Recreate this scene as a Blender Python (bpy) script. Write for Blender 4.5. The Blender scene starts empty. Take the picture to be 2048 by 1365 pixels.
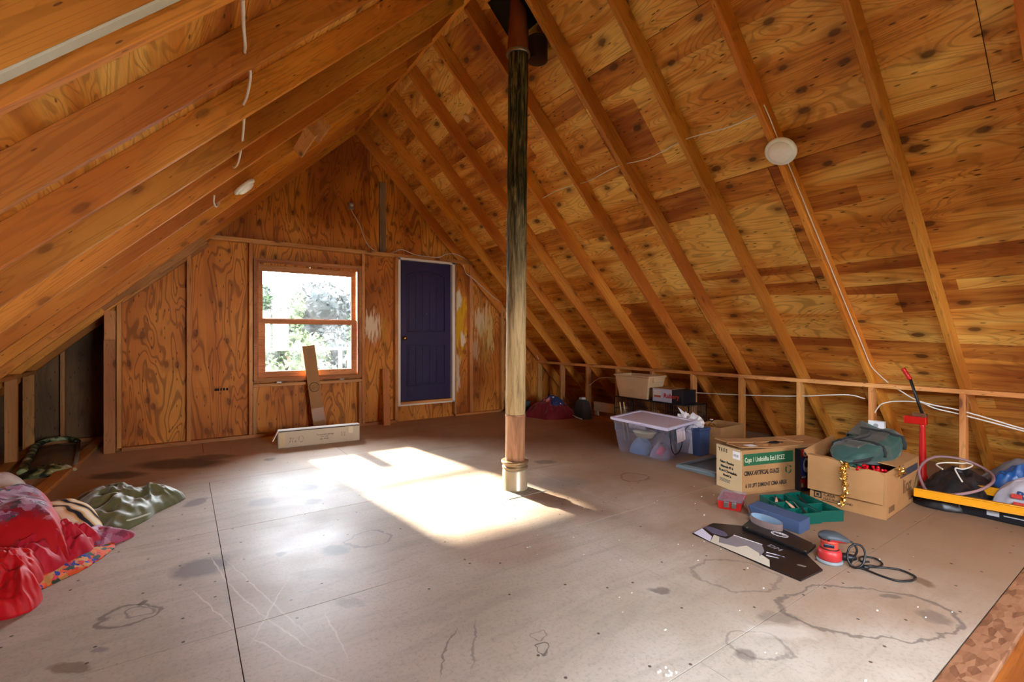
import bpy, bmesh, math, random
from mathutils import Vector, Matrix, noise as mnoise
random.seed(11)
scene = bpy.context.scene
col = scene.collection
pi = math.pi

EXPOSURE, WORLD, SUN = 2.65, 8.5, 7.0
REAR_X, REAR_Z, REAR_W, REAR_H = 1.9, 1.45, 1.6, 1.25  # place and size of the added rear window, tuned for fill
# ------------------------------------------------------------------ camera, world, sun, exposure
cam_d = bpy.data.cameras.new('camera')
cam = bpy.data.objects.new('camera', cam_d)
col.objects.link(cam)
cam_d.sensor_width = 36.0
cam_d.lens = 956.1 / 2048 * 36
cam_d.shift_y = -7.5 / 2048
cam_d.clip_start = 0.05
cam.location = (0, 0, 1.22)
cam.rotation_euler = (pi / 2, 0, -0.60196)
scene.camera = cam

vs = scene.view_settings
vs.view_transform = 'Standard'
vs.look = 'None'
vs.gamma = 1
vs.use_curve_mapping = False
vs.exposure = EXPOSURE
scene.cycles.max_bounces = 10
scene.cycles.diffuse_bounces = 5
scene.cycles.glossy_bounces = 3
scene.cycles.transparent_max_bounces = 12
scene.cycles.use_denoising = True
scene.cycles.use_adaptive_sampling = True
scene.cycles.adaptive_threshold = 0.05
scene.cycles.adaptive_min_samples = 12
scene.cycles.sample_clamp_indirect = 8.0
scene.cycles.caustics_reflective = False
scene.cycles.caustics_refractive = False

world = bpy.data.worlds.new('world')
scene.world = world
world.use_nodes = True
wn = world.node_tree
wn.nodes.clear()
w_out = wn.nodes.new('ShaderNodeOutputWorld')
w_bg = wn.nodes.new('ShaderNodeBackground')
w_bg.inputs['Color'].default_value = (0.82, 0.91, 1.0, 1)
w_bg.inputs['Strength'].default_value = WORLD
wn.links.new(w_bg.outputs[0], w_out.inputs[0])

sun_d = bpy.data.lights.new('sun', 'SUN')
sun_d.energy = SUN
sun_d.angle = math.radians(2.2)
sun_d.color = (1.0, 0.86, 0.66)
sun = bpy.data.objects.new('sun', sun_d)
col.objects.link(sun)
sun.location = (0, 14, 9)
sun.rotation_euler = Vector((0.125, -1, -1 / 1.98)).to_track_quat('-Z', 'Y').to_euler()

def portal(loc, normal, sx, sy):
    d = bpy.data.lights.new('window_portal', 'AREA')
    d.shape = 'RECTANGLE'; d.size = sx; d.size_y = sy
    d.cycles.is_portal = True
    o = bpy.data.objects.new('window_portal', d)
    col.objects.link(o)
    o.location = loc
    o.rotation_euler = Vector(normal).to_track_quat('-Z', 'Z').to_euler()
portal((1.35, 6.75, 1.41), (0, -1, 0), 1.3, 1.5)
portal((-0.42, -1.08, 2.30), Vector((0.695, 0, -0.718)), 2.0, 1.9)
portal((REAR_X, -2.72, REAR_Z), (0, 1, 0), REAR_W, REAR_H)

# ------------------------------------------------------------------ colour and node helpers
def lin(c):
    return c / 12.92 if c <= 0.04045 else ((c + 0.055) / 1.055) ** 2.4
def rgb(r, g, b):
    return (lin(r / 255), lin(g / 255), lin(b / 255), 1)

class NT:
    def __init__(self, name):
        self.m = bpy.data.materials.new(name)
        self.m.use_nodes = True
        self.t = self.m.node_tree
        self.t.nodes.clear()
        self.out = self.t.nodes.new('ShaderNodeOutputMaterial')
        self.b = self.t.nodes.new('ShaderNodeBsdfPrincipled')
        self.t.links.new(self.b.outputs[0], self.out.inputs[0])
    def set(self, sock, v):
        if v is None: return
        if isinstance(v, bpy.types.NodeSocket): self.t.links.new(v, sock)
        elif isinstance(v, (int, float)):
            try: sock.default_value = v
            except TypeError: sock.default_value = (v, v, v, 1)[:len(sock.default_value)]
        else:
            n = len(sock.default_value)
            v = tuple(v)
            sock.default_value = (v + (1,))[:n] if len(v) < n else v[:n]
    def node(self, typ, **kw):
        n = self.t.nodes.new('ShaderNode' + typ)
        for k, v in kw.items(): setattr(n, k, v)
        return n
    def coord(self, which='Object'):
        return self.node('TexCoord').outputs[which]
    def pos(self):
        return self.node('NewGeometry').outputs['Position']
    def rand(self):
        return self.node('ObjectInfo').outputs['Random']
    def math(self, op, a, b=None, c=None, clamp=False):
        n = self.node('Math', operation=op, use_clamp=clamp)
        self.set(n.inputs[0], a); self.set(n.inputs[1], b); self.set(n.inputs[2], c)
        return n.outputs[0]
    def vmath(self, op, a, b=None):
        n = self.node('VectorMath', operation=op)
        self.set(n.inputs[0], a); self.set(n.inputs[1], b)
        return n.outputs['Value'] if op in ('LENGTH', 'DISTANCE', 'DOT_PRODUCT') else n.outputs[0]
    def sep(self, v):
        n = self.node('SeparateXYZ'); self.set(n.inputs[0], v); return n.outputs
    def comb(self, x=0, y=0, z=0):
        n = self.node('CombineXYZ')
        for i, v in enumerate((x, y, z)): self.set(n.inputs[i], v)
        return n.outputs[0]
    def scale(self, v, s):
        return self.vmath('MULTIPLY', v, s)
    def noise(self, v, scale=1.0, detail=3.0, rough=0.5, dist=0.0, out='Fac', two=False):
        n = self.node('TexNoise', noise_dimensions='2D' if two else '3D')
        self.set(n.inputs['Vector'], v); self.set(n.inputs['Scale'], scale); self.set(n.inputs['Detail'], detail)
        self.set(n.inputs['Roughness'], rough); self.set(n.inputs['Distortion'], dist)
        return n.outputs[out]
    def white(self, v):
        n = self.node('TexWhiteNoise', noise_dimensions='3D'); self.set(n.inputs['Vector'], v)
        return n.outputs['Value']
    def voro(self, v, scale=1.0, rnd=1.0, feature='F1', two=False):
        n = self.node('TexVoronoi', feature=feature, voronoi_dimensions='2D' if two else '3D')
        self.set(n.inputs['Vector'], v); self.set(n.inputs['Scale'], scale); self.set(n.inputs['Randomness'], rnd)
        return n
    def step(self, v, lo, hi):
        n = self.node('MapRange', interpolation_type='SMOOTHSTEP')
        self.set(n.inputs[0], v); self.set(n.inputs[1], lo); self.set(n.inputs[2], hi)
        return n.outputs[0]
    def rng(self, v, a, b, c, d):
        n = self.node('MapRange')
        for i, q in enumerate((v, a, b, c, d)): self.set(n.inputs[i], q)
        return n.outputs[0]
    def mix(self, f, a, b, mode='MIX'):
        n = self.node('Mix', data_type='RGBA', blend_type=mode)
        self.set(n.inputs[0], f); self.set(n.inputs[6], a); self.set(n.inputs[7], b)
        return n.outputs[2]
    def ramp(self, f, stops):
        n = self.node('ValToRGB')
        self.set(n.inputs[0], f)
        e = n.color_ramp.elements
        while len(e) < len(stops): e.new(0.5)
        for el, (p, c) in zip(e, stops):
            el.position = p; el.color = c if len(c) == 4 else tuple(c) + (1,)
        return n.outputs[0]
    def bump(self, h, strength=0.2, dist=0.01):
        n = self.node('Bump')
        self.set(n.inputs['Height'], h); n.inputs['Strength'].default_value = strength; n.inputs['Distance'].default_value = dist
        self.t.links.new(n.outputs[0], self.b.inputs['Normal'])
    def bsdf(self, color=None, rough=None, metal=None, spec=None, **kw):
        self.set(self.b.inputs['Base Color'], color); self.set(self.b.inputs['Roughness'], rough)
        self.set(self.b.inputs['Metallic'], metal); self.set(self.b.inputs['Specular IOR Level'], spec)
        for k, v in kw.items(): self.set(self.b.inputs[k], v)
        return self.m

MATS = {}
def plain(name, c, rough=0.6, metal=0.0, var=0.08, nscale=40.0, bump=0.0, spec=0.4, **kw):
    """flat colour with a little procedural mottling"""
    if name in MATS: return MATS[name]
    n = NT(name)
    v = n.coord()
    f = n.noise(v, nscale, 4, 0.6)
    cc = rgb(*c)
    a = tuple(x * (1 - var) for x in cc[:3]) + (1,)
    b = tuple(min(1, x * (1 + var)) for x in cc[:3]) + (1,)
    n.bsdf(n.mix(f, a, b), rough, metal, spec, **kw)
    if bump: n.bump(f, bump)
    MATS[name] = n.m
    return n.m

def mat_lumber(name, light, dark, knots=1.0):
    n = NT(name)
    p = n.coord()
    r = n.rand()
    off = n.comb(n.math('MULTIPLY', r, 37.0), n.math('MULTIPLY', r, 91.0), n.math('MULTIPLY', r, 53.0))
    sp0 = n.sep(n.vmath('ADD', p, off))
    q = n.comb(sp0[0], n.math('ADD', sp0[1], sp0[2]), 0)
    g = n.noise(n.scale(q, (1.0, 16, 16)), 1.0, 2, 0.55, 0.6, two=True)
    rings = n.math('SINE', n.math('MULTIPLY', g, 46.0))
    rings = n.step(rings, 0.2, 1.0)
    fine = n.noise(n.scale(q, (4, 160, 160)), 1.0, 1, 0.6, two=True)
    tone = n.noise(n.scale(q, (0.7, 3, 3)), 1.0, 1, 0.5, two=True)
    c = n.mix(n.step(tone, 0.3, 0.7), light, dark)
    c = n.mix(n.math('MULTIPLY', rings, 0.35), c, tuple(x * 0.55 for x in dark[:3]) + (1,))
    c = n.mix(n.math('MULTIPLY', fine, 0.18), c, tuple(x * 0.6 for x in light[:3]) + (1,))
    # per piece brightness
    br = n.rng(r, 0, 1, 0.78, 1.18)
    hs = n.node('HueSaturation'); n.set(hs.inputs['Value'], br); n.set(hs.inputs['Color'], c)
    n.set(hs.inputs['Hue'], n.rng(n.math('FRACT', n.math('MULTIPLY', r, 7.3)), 0, 1, 0.493, 0.504))
    c = hs.outputs[0]
    # knots
    vv = n.voro(n.scale(q, (1.0, 2.4, 2.4)), 1.9, 1.0, two=True)
    d = vv.outputs['Distance']
    pk_ = n.math('GREATER_THAN', n.sep(vv.outputs['Color'])[0], 0.6)
    kn = n.math('MULTIPLY', n.math('SUBTRACT', 1.0, n.step(d, 0.05, 0.10)), pk_)
    halo = n.math('MULTIPLY', n.math('SUBTRACT', 1.0, n.step(d, 0.08, 0.20)), pk_)
    c = n.mix(n.math('MULTIPLY', halo, 0.35 * knots), c, rgb(120, 58, 22))
    c = n.mix(n.math('MULTIPLY', kn, 0.85 * knots), c, rgb(74, 36, 16))
    # nail dots
    nv = n.voro(n.scale(q, (5, 22, 22)), 1.0, 1.0, two=True)
    nd = n.math('MULTIPLY', n.math('SUBTRACT', 1.0, n.step(nv.outputs['Distance'], 0.04, 0.07)), n.math('GREATER_THAN', n.sep(nv.outputs['Color'])[0], 0.7))
    c = n.mix(n.math('MULTIPLY', nd, 0.7), c, rgb(60, 34, 20))
    n.bsdf(c, 0.58, 0, 0.3)
    MATS[name] = n.m
    return n.m

def mat_ply(name, light, mid, dark, bands=1.0, swirl=1.0, knots=1.0, smears=None, spread=0.25, freq=60.0):
    """rotary cut plywood, face grain along local x"""
    n = NT(name)
    p = n.coord()
    r = n.rand()
    off = n.comb(n.math('MULTIPLY', r, 61.0), n.math('MULTIPLY', r, 23.0), 0)
    q = n.vmath('ADD', p, off)
    warp = n.noise(n.scale(q, (2.2, 5.0, 1)), 1.0, 1, 0.5, two=True)
    g = n.noise(n.scale(q, (0.9, 4.2, 1)), 1.0, 2, 0.5, 0.5, two=True)
    ph = n.math('ADD', n.math('MULTIPLY', g, freq), n.math('MULTIPLY', warp, 5.0))
    rings = n.step(n.math('SINE', ph), 0.25, 1.0)
    fine = n.noise(n.scale(q, (5, 140, 1)), 1.0, 1, 0.65, two=True)
    # veneer strips, each strip broken along its length
    s = n.sep(q)
    yb = n.math('FLOOR', n.math('ADD', n.math('MULTIPLY', s[1], 5.2), n.math('MULTIPLY', n.noise(n.comb(n.math('MULTIPLY', s[0], 0.12), s[1], 0), 1.7, 0, two=True), 4.0)))
    xb = n.math('FLOOR', n.math('ADD', n.math('MULTIPLY', s[0], 0.21), n.math('MULTIPLY', n.white(n.comb(yb, 3.3, r)), 5.0)))
    w = n.white(n.comb(xb, yb, r))
    tone = n.noise(n.scale(q, (0.8, 1.6, 1)), 1.0, 2, 0.5, two=True)
    f = n.math('ADD', n.math('MULTIPLY', n.math('SUBTRACT', w, 0.5), bands), n.math('ADD', n.math('MULTIPLY', n.math('SUBTRACT', tone, 0.5), 1.5), 0.5))
    f = n.math('ADD', f, n.math('MULTIPLY', n.math('SUBTRACT', r, 0.5), spread))
    if bands > 0.3: f = n.math('ADD', f, n.math('MULTIPLY', n.math('SUBTRACT', n.noise(n.scale(q, (0.7, 13, 1)), 1.0, 2, 0.6, two=True), 0.5), 0.8))
    c = n.ramp(f, [(0.08, light), (0.5, mid), (0.92, dark)])
    c = n.mix(n.math('MULTIPLY', rings, 0.42 * swirl), c, tuple(x * 0.45 for x in dark[:3]) + (1,))
    c = n.mix(n.math('MULTIPLY', n.step(fine, 0.35, 0.8), 0.22), c, tuple(x * 0.5 for x in mid[:3]) + (1,))
    # knots and splits
    vv = n.voro(n.scale(q, (1.6, 2.8, 1)), 1.7, 1.0, two=True)
    d = n.math('ADD', vv.outputs['Distance'], n.math('MULTIPLY', n.math('SUBTRACT', warp, 0.5), 0.12))
    pick = n.math('GREATER_THAN', n.sep(vv.outputs['Color'])[0], 0.55)
    halo = n.math('MULTIPLY', n.math('SUBTRACT', 1.0, n.step(d, 0.10, 0.32)), pick)
    kn = n.math('MULTIPLY', n.math('SUBTRACT', 1.0, n.step(d, 0.07, 0.13)), pick)
    c = n.mix(n.math('MULTIPLY', halo, 0.5 * knots), c, tuple(x * 0.62 for x in dark[:3]) + (1,))
    c = n.mix(n.math('MULTIPLY', kn, 0.8 * knots), c, rgb(62, 28, 12))
    sp = n.voro(n.scale(q, (7, 26, 1)), 1.0, 1.0, two=True)
    spm = n.math('MULTIPLY', n.math('SUBTRACT', 1.0, n.step(sp.outputs['Distance'], 0.06, 0.17)), n.math('GREATER_THAN', n.sep(sp.outputs['Color'])[1], 0.80))
    c = n.mix(n.math('MULTIPLY', spm, 0.75), c, rgb(58, 28, 14))
    if smears:
        wp = n.pos(); ws = n.sep(wp)
        streak = n.noise(n.comb(n.math('MULTIPLY', ws[0], 26), n.math('MULTIPLY', ws[2], 3.2), 0), 1.0, 3, 0.6, two=True)
        for (x, z, rx, rz, cc, hard, op) in smears:
            dd = n.vmath('LENGTH', n.comb(n.math('MULTIPLY', n.math('SUBTRACT', ws[0], x), 1 / rx), n.math('MULTIPLY', n.math('SUBTRACT', ws[2], z), 1 / rz), 0))
            k = n.math('SUBTRACT', n.math('ADD', 1.0, n.math('MULTIPLY', n.math('SUBTRACT', streak, 0.5), 2.6)), dd)
            c = n.mix(n.math('MULTIPLY', n.step(k, 0.0, hard), op), c, cc)
    n.bsdf(c, 0.6, 0, 0.28)
    MATS[name] = n.m
    return n.m

# ------------------------------------------------------------------ mesh builder
class MB:
    def __init__(self):
        self.v = []; self.f = []; self.mi = []; self.uv = None
    def add(self, vs_, fs, mi=0):
        o = len(self.v)
        self.v += [tuple(x) for x in vs_]
        self.f += [tuple(i + o for i in f) for f in fs]
        self.mi += [mi] * len(fs)
        return self
    def box(self, x0, x1, y0, y1, z0, z1, mi=0, M=None):
        vs_ = [Vector((x, y, z)) for x in (x0, x1) for y in (y0, y1) for z in (z0, z1)]
        if M is not None: vs_ = [M @ q for q in vs_]
        return self.add(vs_, [(0, 1, 3, 2), (4, 6, 7, 5), (0, 4, 5, 1), (2, 3, 7, 6), (0, 2, 6, 4), (1, 5, 7, 3)], mi)
    def prism(self, poly, h0, h1, axis='z', mi=0, M=None):
        """poly in 2D extruded between h0 and h1; axis = direction of the extrusion"""
        def mk(a, b, h):
            if axis == 'z': return Vector((a, b, h))
            if axis == 'y': return Vector((a, h, b))
            return Vector((h, a, b))
        k = len(poly)
        vs_ = [mk(a, b, h0) for a, b in poly] + [mk(a, b, h1) for a, b in poly]
        if M is not None: vs_ = [M @ q for q in vs_]
        fs = [tuple(range(k))[::-1], tuple(range(k, 2 * k))] + [(i, (i + 1) % k, k + (i + 1) % k, k + i) for i in range(k)]
        return self.add(vs_, fs, mi)
    def tube(self, pts, r, n=8, closed=False, caps=True, mi=0, flat=1.0):
        pts = [Vector(p) for p in pts]
        k = len(pts)
        rr = r if isinstance(r, (list, tuple)) else [r] * k
        vs_, fs = [], []
        up = Vector((0, 0, 1))
        prev = None
        for i, p in enumerate(pts):
            if closed: t = pts[(i + 1) % k] - pts[i - 1]
            else: t = pts[min(i + 1, k - 1)] - pts[max(i - 1, 0)]
            if t.length < 1e-9: t = Vector((0, 0, 1))
            t.normalize()
            if prev is None:
                a = t.cross(up)
                if a.length < 0.1: a = t.cross(Vector((1, 0, 0)))
            else:
                a = prev - t * prev.dot(t)
                if a.length < 1e-4: a = t.cross(up)
            a.normalize(); prev = a
            b = t.cross(a)
            for j in range(n):
                an = 2 * pi * j / n
                vs_.append(p + a * math.cos(an) * rr[i] + b * math.sin(an) * rr[i] * flat)
        segs = k if closed else k - 1
        for i in range(segs):
            for j in range(n):
                i2 = (i + 1) % k
                fs.append((i * n + j, i * n + (j + 1) % n, i2 * n + (j + 1) % n, i2 * n + j))
        if caps and not closed:
            fs.append(tuple(range(n))[::-1]); fs.append(tuple(range((k - 1) * n, k * n)))
        return self.add(vs_, fs, mi)
    def lathe(self, prof, n=28, M=None, mi=0, sx=1.0, sy=1.0):
        """prof: list of (r, z) revolved about z"""
        vs_, fs = [], []
        k = len(prof)
        for r_, z in prof:
            for j in range(n):
                a = 2 * pi * j / n
                vs_.append(Vector((r_ * math.cos(a) * sx, r_ * math.sin(a) * sy, z)))
        if M is not None: vs_ = [M @ q for q in vs_]
        for i in range(k - 1):
            for j in range(n):
                fs.append((i * n + j, i * n + (j + 1) % n, (i + 1) * n + (j + 1) % n, (i + 1) * n + j))
        if prof[0][0] > 1e-6: fs.append(tuple(range(n))[::-1])
        if prof[-1][0] > 1e-6: fs.append(tuple(range((k - 1) * n, k * n)))
        return self.add(vs_, fs, mi)
    def grid(self, fn, nu, nv, mi=0, closed_u=False):
        vs_, fs = [], []
        for i in range(nu + 1):
            for j in range(nv + 1):
                vs_.append(Vector(fn(i / nu, j / nv)))
        for i in range(nu):
            for j in range(nv):
                a = i * (nv + 1) + j
                fs.append((a, a + nv + 1, a + nv + 2, a + 1))
        return self.add(vs_, fs, mi)
    def mesh(self, name):
        m = bpy.data.meshes.new(name)
        m.from_pydata([tuple(q) for q in self.v], [], self.f)
        m.validate()
        bm = bmesh.new(); bm.from_mesh(m)
        bmesh.ops.remove_doubles(bm, verts=bm.verts, dist=1e-6)
        bmesh.ops.recalc_face_normals(bm, faces=bm.faces)
        bm.to_mesh(m); bm.free()
        return m
    def build(self, name, mat, parent=None, bevel=0.0, smooth=False, subsurf=0, solid=0.0, loc=None, label=None, seg=2):
        m = self.mesh(name)
        for k in (mat if isinstance(mat, (list, tuple)) else [mat]): m.materials.append(k)
        if len(set(self.mi)) > 1 and len(m.polygons) == len(self.mi):
            m.polygons.foreach_set('material_index', self.mi)
        return finish(name, m, parent, bevel, smooth, subsurf, solid, loc, label, seg)

def finish(name, m, parent=None, bevel=0.0, smooth=False, subsurf=0, solid=0.0, loc=None, label=None, seg=2):
    o = bpy.data.objects.new(name, m)
    col.objects.link(o)
    if parent is not None: o.parent = parent
    if loc is not None: o.location = loc
    if smooth: m.polygons.foreach_set('use_smooth', [True] * len(m.polygons))
    if solid:
        md = o.modifiers.new('solidify', 'SOLIDIFY'); md.thickness = solid; md.offset = 0
    if bevel:
        md = o.modifiers.new('bevel', 'BEVEL'); md.width = bevel; md.segments = seg; md.limit_method = 'ANGLE'; md.angle_limit = math.radians(40)
    if subsurf:
        md = o.modifiers.new('subsurf', 'SUBSURF'); md.levels = subsurf; md.render_levels = subsurf
    if label: o['label'] = label
    return o

def thing(name, label, cat, loc=(0, 0, 0), rotz=0.0, group=None, kind=None):
    o = bpy.data.objects.new(name, None)
    col.objects.link(o)
    o.empty_display_size = 0.05
    o.location = loc; o.rotation_euler = (0, 0, rotz)
    return tag(o, label, cat, group, kind)
def tag(o, label=None, cat=None, group=None, kind=None):
    if label: o['label'] = label
    if cat: o['category'] = cat
    if group: o['group'] = group
    if kind: o['kind'] = kind
    return o
def struct(name, label=None):
    o = bpy.data.objects.new(name, None)
    col.objects.link(o)
    o.empty_display_size = 0.05
    o['kind'] = 'structure'
    if label: o['label'] = label
    return o

def frame(origin, ex, ey, ez):
    M = Matrix.Identity(4)
    for i, e in enumerate((ex, ey, ez)):
        for k in range(3): M[k][i] = e[k]
    for k in range(3): M[k][3] = origin[k]
    return M

_cache = {}
def stick(name, mat, parent, L, w, h, M):
    """a sawn piece L long (local x), w (local y) by h (local z), centred on M"""
    key = ('stick', round(L, 4), round(w, 4), round(h, 4), mat.name)
    if key not in _cache:
        m = MB().box(-L / 2, L / 2, -w / 2, w / 2, -h / 2, h / 2).mesh(name)
        m.materials.append(mat)
        bm = bmesh.new(); bm.from_mesh(m)
        bmesh.ops.bevel(bm, geom=list(bm.edges), offset=min(0.0025, w * 0.1, h * 0.1), segments=1, affect='EDGES', profile=0.5)
        bm.to_mesh(m); bm.free()
        _cache[key] = m
    o = bpy.data.objects.new(name, _cache[key])
    col.objects.link(o)
    o.parent = parent
    o.matrix_local = M
    return o
EX, EY, EZ = Vector((1, 0, 0)), Vector((0, 1, 0)), Vector((0, 0, 1))
def post(name, mat, parent, x0, x1, y0, y1, z0, z1):
    return stick(name, mat, parent, z1 - z0, x1 - x0, y1 - y0, frame(((x0 + x1) / 2, (y0 + y1) / 2, (z0 + z1) / 2), EZ, EX, EY))
def beamx(name, mat, parent, x0, x1, y0, y1, z0, z1):
    return stick(name, mat, parent, x1 - x0, y1 - y0, z1 - z0, frame(((x0 + x1) / 2, (y0 + y1) / 2, (z0 + z1) / 2), EX, EY, EZ))
def beamy(name, mat, parent, x0, x1, y0, y1, z0, z1):
    return stick(name, mat, parent, y1 - y0, x1 - x0, z1 - z0, frame(((x0 + x1) / 2, (y0 + y1) / 2, (z0 + z1) / 2), EY, -EX, EZ))
def slab(name, mat, parent, poly, M, t):
    """flat sheet: polygon in local xy, thickness t along local z"""
    m = MB().prism(poly, 0, t).mesh(name)
    m.materials.append(mat)
    o = bpy.data.objects.new(name, m)
    col.objects.link(o); o.parent = parent; o.matrix_local = M
    return o
def clip_half(poly, a, b, c):
    """keep a*x+b*y<=c"""
    out = []
    for i in range(len(poly)):
        p, q = poly[i], poly[(i + 1) % len(poly)]
        dp, dq = a * p[0] + b * p[1] - c, a * q[0] + b * q[1] - c
        if dp <= 0: out.append(p)
        if (dp < 0 < dq) or (dq < 0 < dp):
            t = dp / (dp - dq)
            out.append((p[0] + t * (q[0] - p[0]), p[1] + t * (q[1] - p[1])))
    return out
def fbm(x, y, z=0.0, o=3):
    s_, a = 0.0, 1.0
    for _ in range(o):
        s_ += a * mnoise.noise(Vector((x, y, z))); x *= 2.03; y *= 2.03; z *= 2.03; a *= 0.5
    return s_
def spline(pts, n=10, closed=False):
    """Catmull-Rom through pts"""
    P_ = [Vector(p) for p in pts]
    out = []
    k = len(P_)
    for i in range(k if closed else k - 1):
        p0 = P_[i - 1] if (i > 0 or closed) else P_[0] * 2 - P_[1]
        p1 = P_[i]; p2 = P_[(i + 1) % k]
        p3 = P_[(i + 2) % k] if (i + 2 < k or closed) else P_[-1] * 2 - P_[-2]
        for j in range(n):
            t = j / n
            out.append(0.5 * ((2 * p1) + (p2 - p0) * t + (2 * p0 - 5 * p1 + 4 * p2 - p3) * t * t + (3 * p1 - p0 - 3 * p2 + p3) * t ** 3))
    if not closed: out.append(P_[-1])
    return out
# ------------------------------------------------------------------ wood and floor materials
M_RAFT = mat_lumber('rafter_wood', rgb(224, 150, 58), rgb(192, 110, 34), 0.5)
M_STUD = mat_lumber('stud_wood', rgb(218, 158, 92), rgb(188, 122, 62), 0.8)
M_SHEATH = mat_ply('roof_plywood', rgb(246, 198, 102), rgb(220, 146, 58), rgb(160, 84, 30), 0.62, 0.75, 0.85, None, 0.25, 105.0)
SM = [(2.19, 1.37, 0.12, 0.24, rgb(236, 214, 176), 0.5, 0.95), (2.35, 1.30, 0.08, 0.28, rgb(206, 150, 40), 0.9, 0.6),
      (3.55, 1.45, 0.14, 0.62, rgb(226, 170, 22), 0.5, 0.95), (3.52, 1.86, 0.09, 0.20, rgb(238, 222, 188), 0.4, 0.95),
      (3.52, 0.72, 0.06, 0.34, rgb(226, 204, 168), 0.5, 0.8), (3.62, 1.20, 0.05, 0.12, rgb(236, 220, 190), 0.4, 0.9),
      (3.95, 1.48, 0.17, 0.32, rgb(226, 198, 150), 0.5, 0.85), (4.02, 1.12, 0.16, 0.42, rgb(190, 146, 60), 0.8, 0.6),
      (4.12, 1.30, 0.08, 0.42, rgb(222, 184, 110), 0.5, 0.8), (3.86, 1.0, 0.08, 0.2, rgb(216, 190, 150), 0.7, 0.5)]
M_GABLE = mat_ply('gable_plywood', rgb(228, 154, 62), rgb(208, 126, 46), rgb(162, 86, 28), 0.18, 1.35, 0.6, SM, 0.35)
M_TRIM = mat_lumber('window_wood', rgb(206, 140, 78), rgb(178, 108, 54), 0.15)

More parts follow.
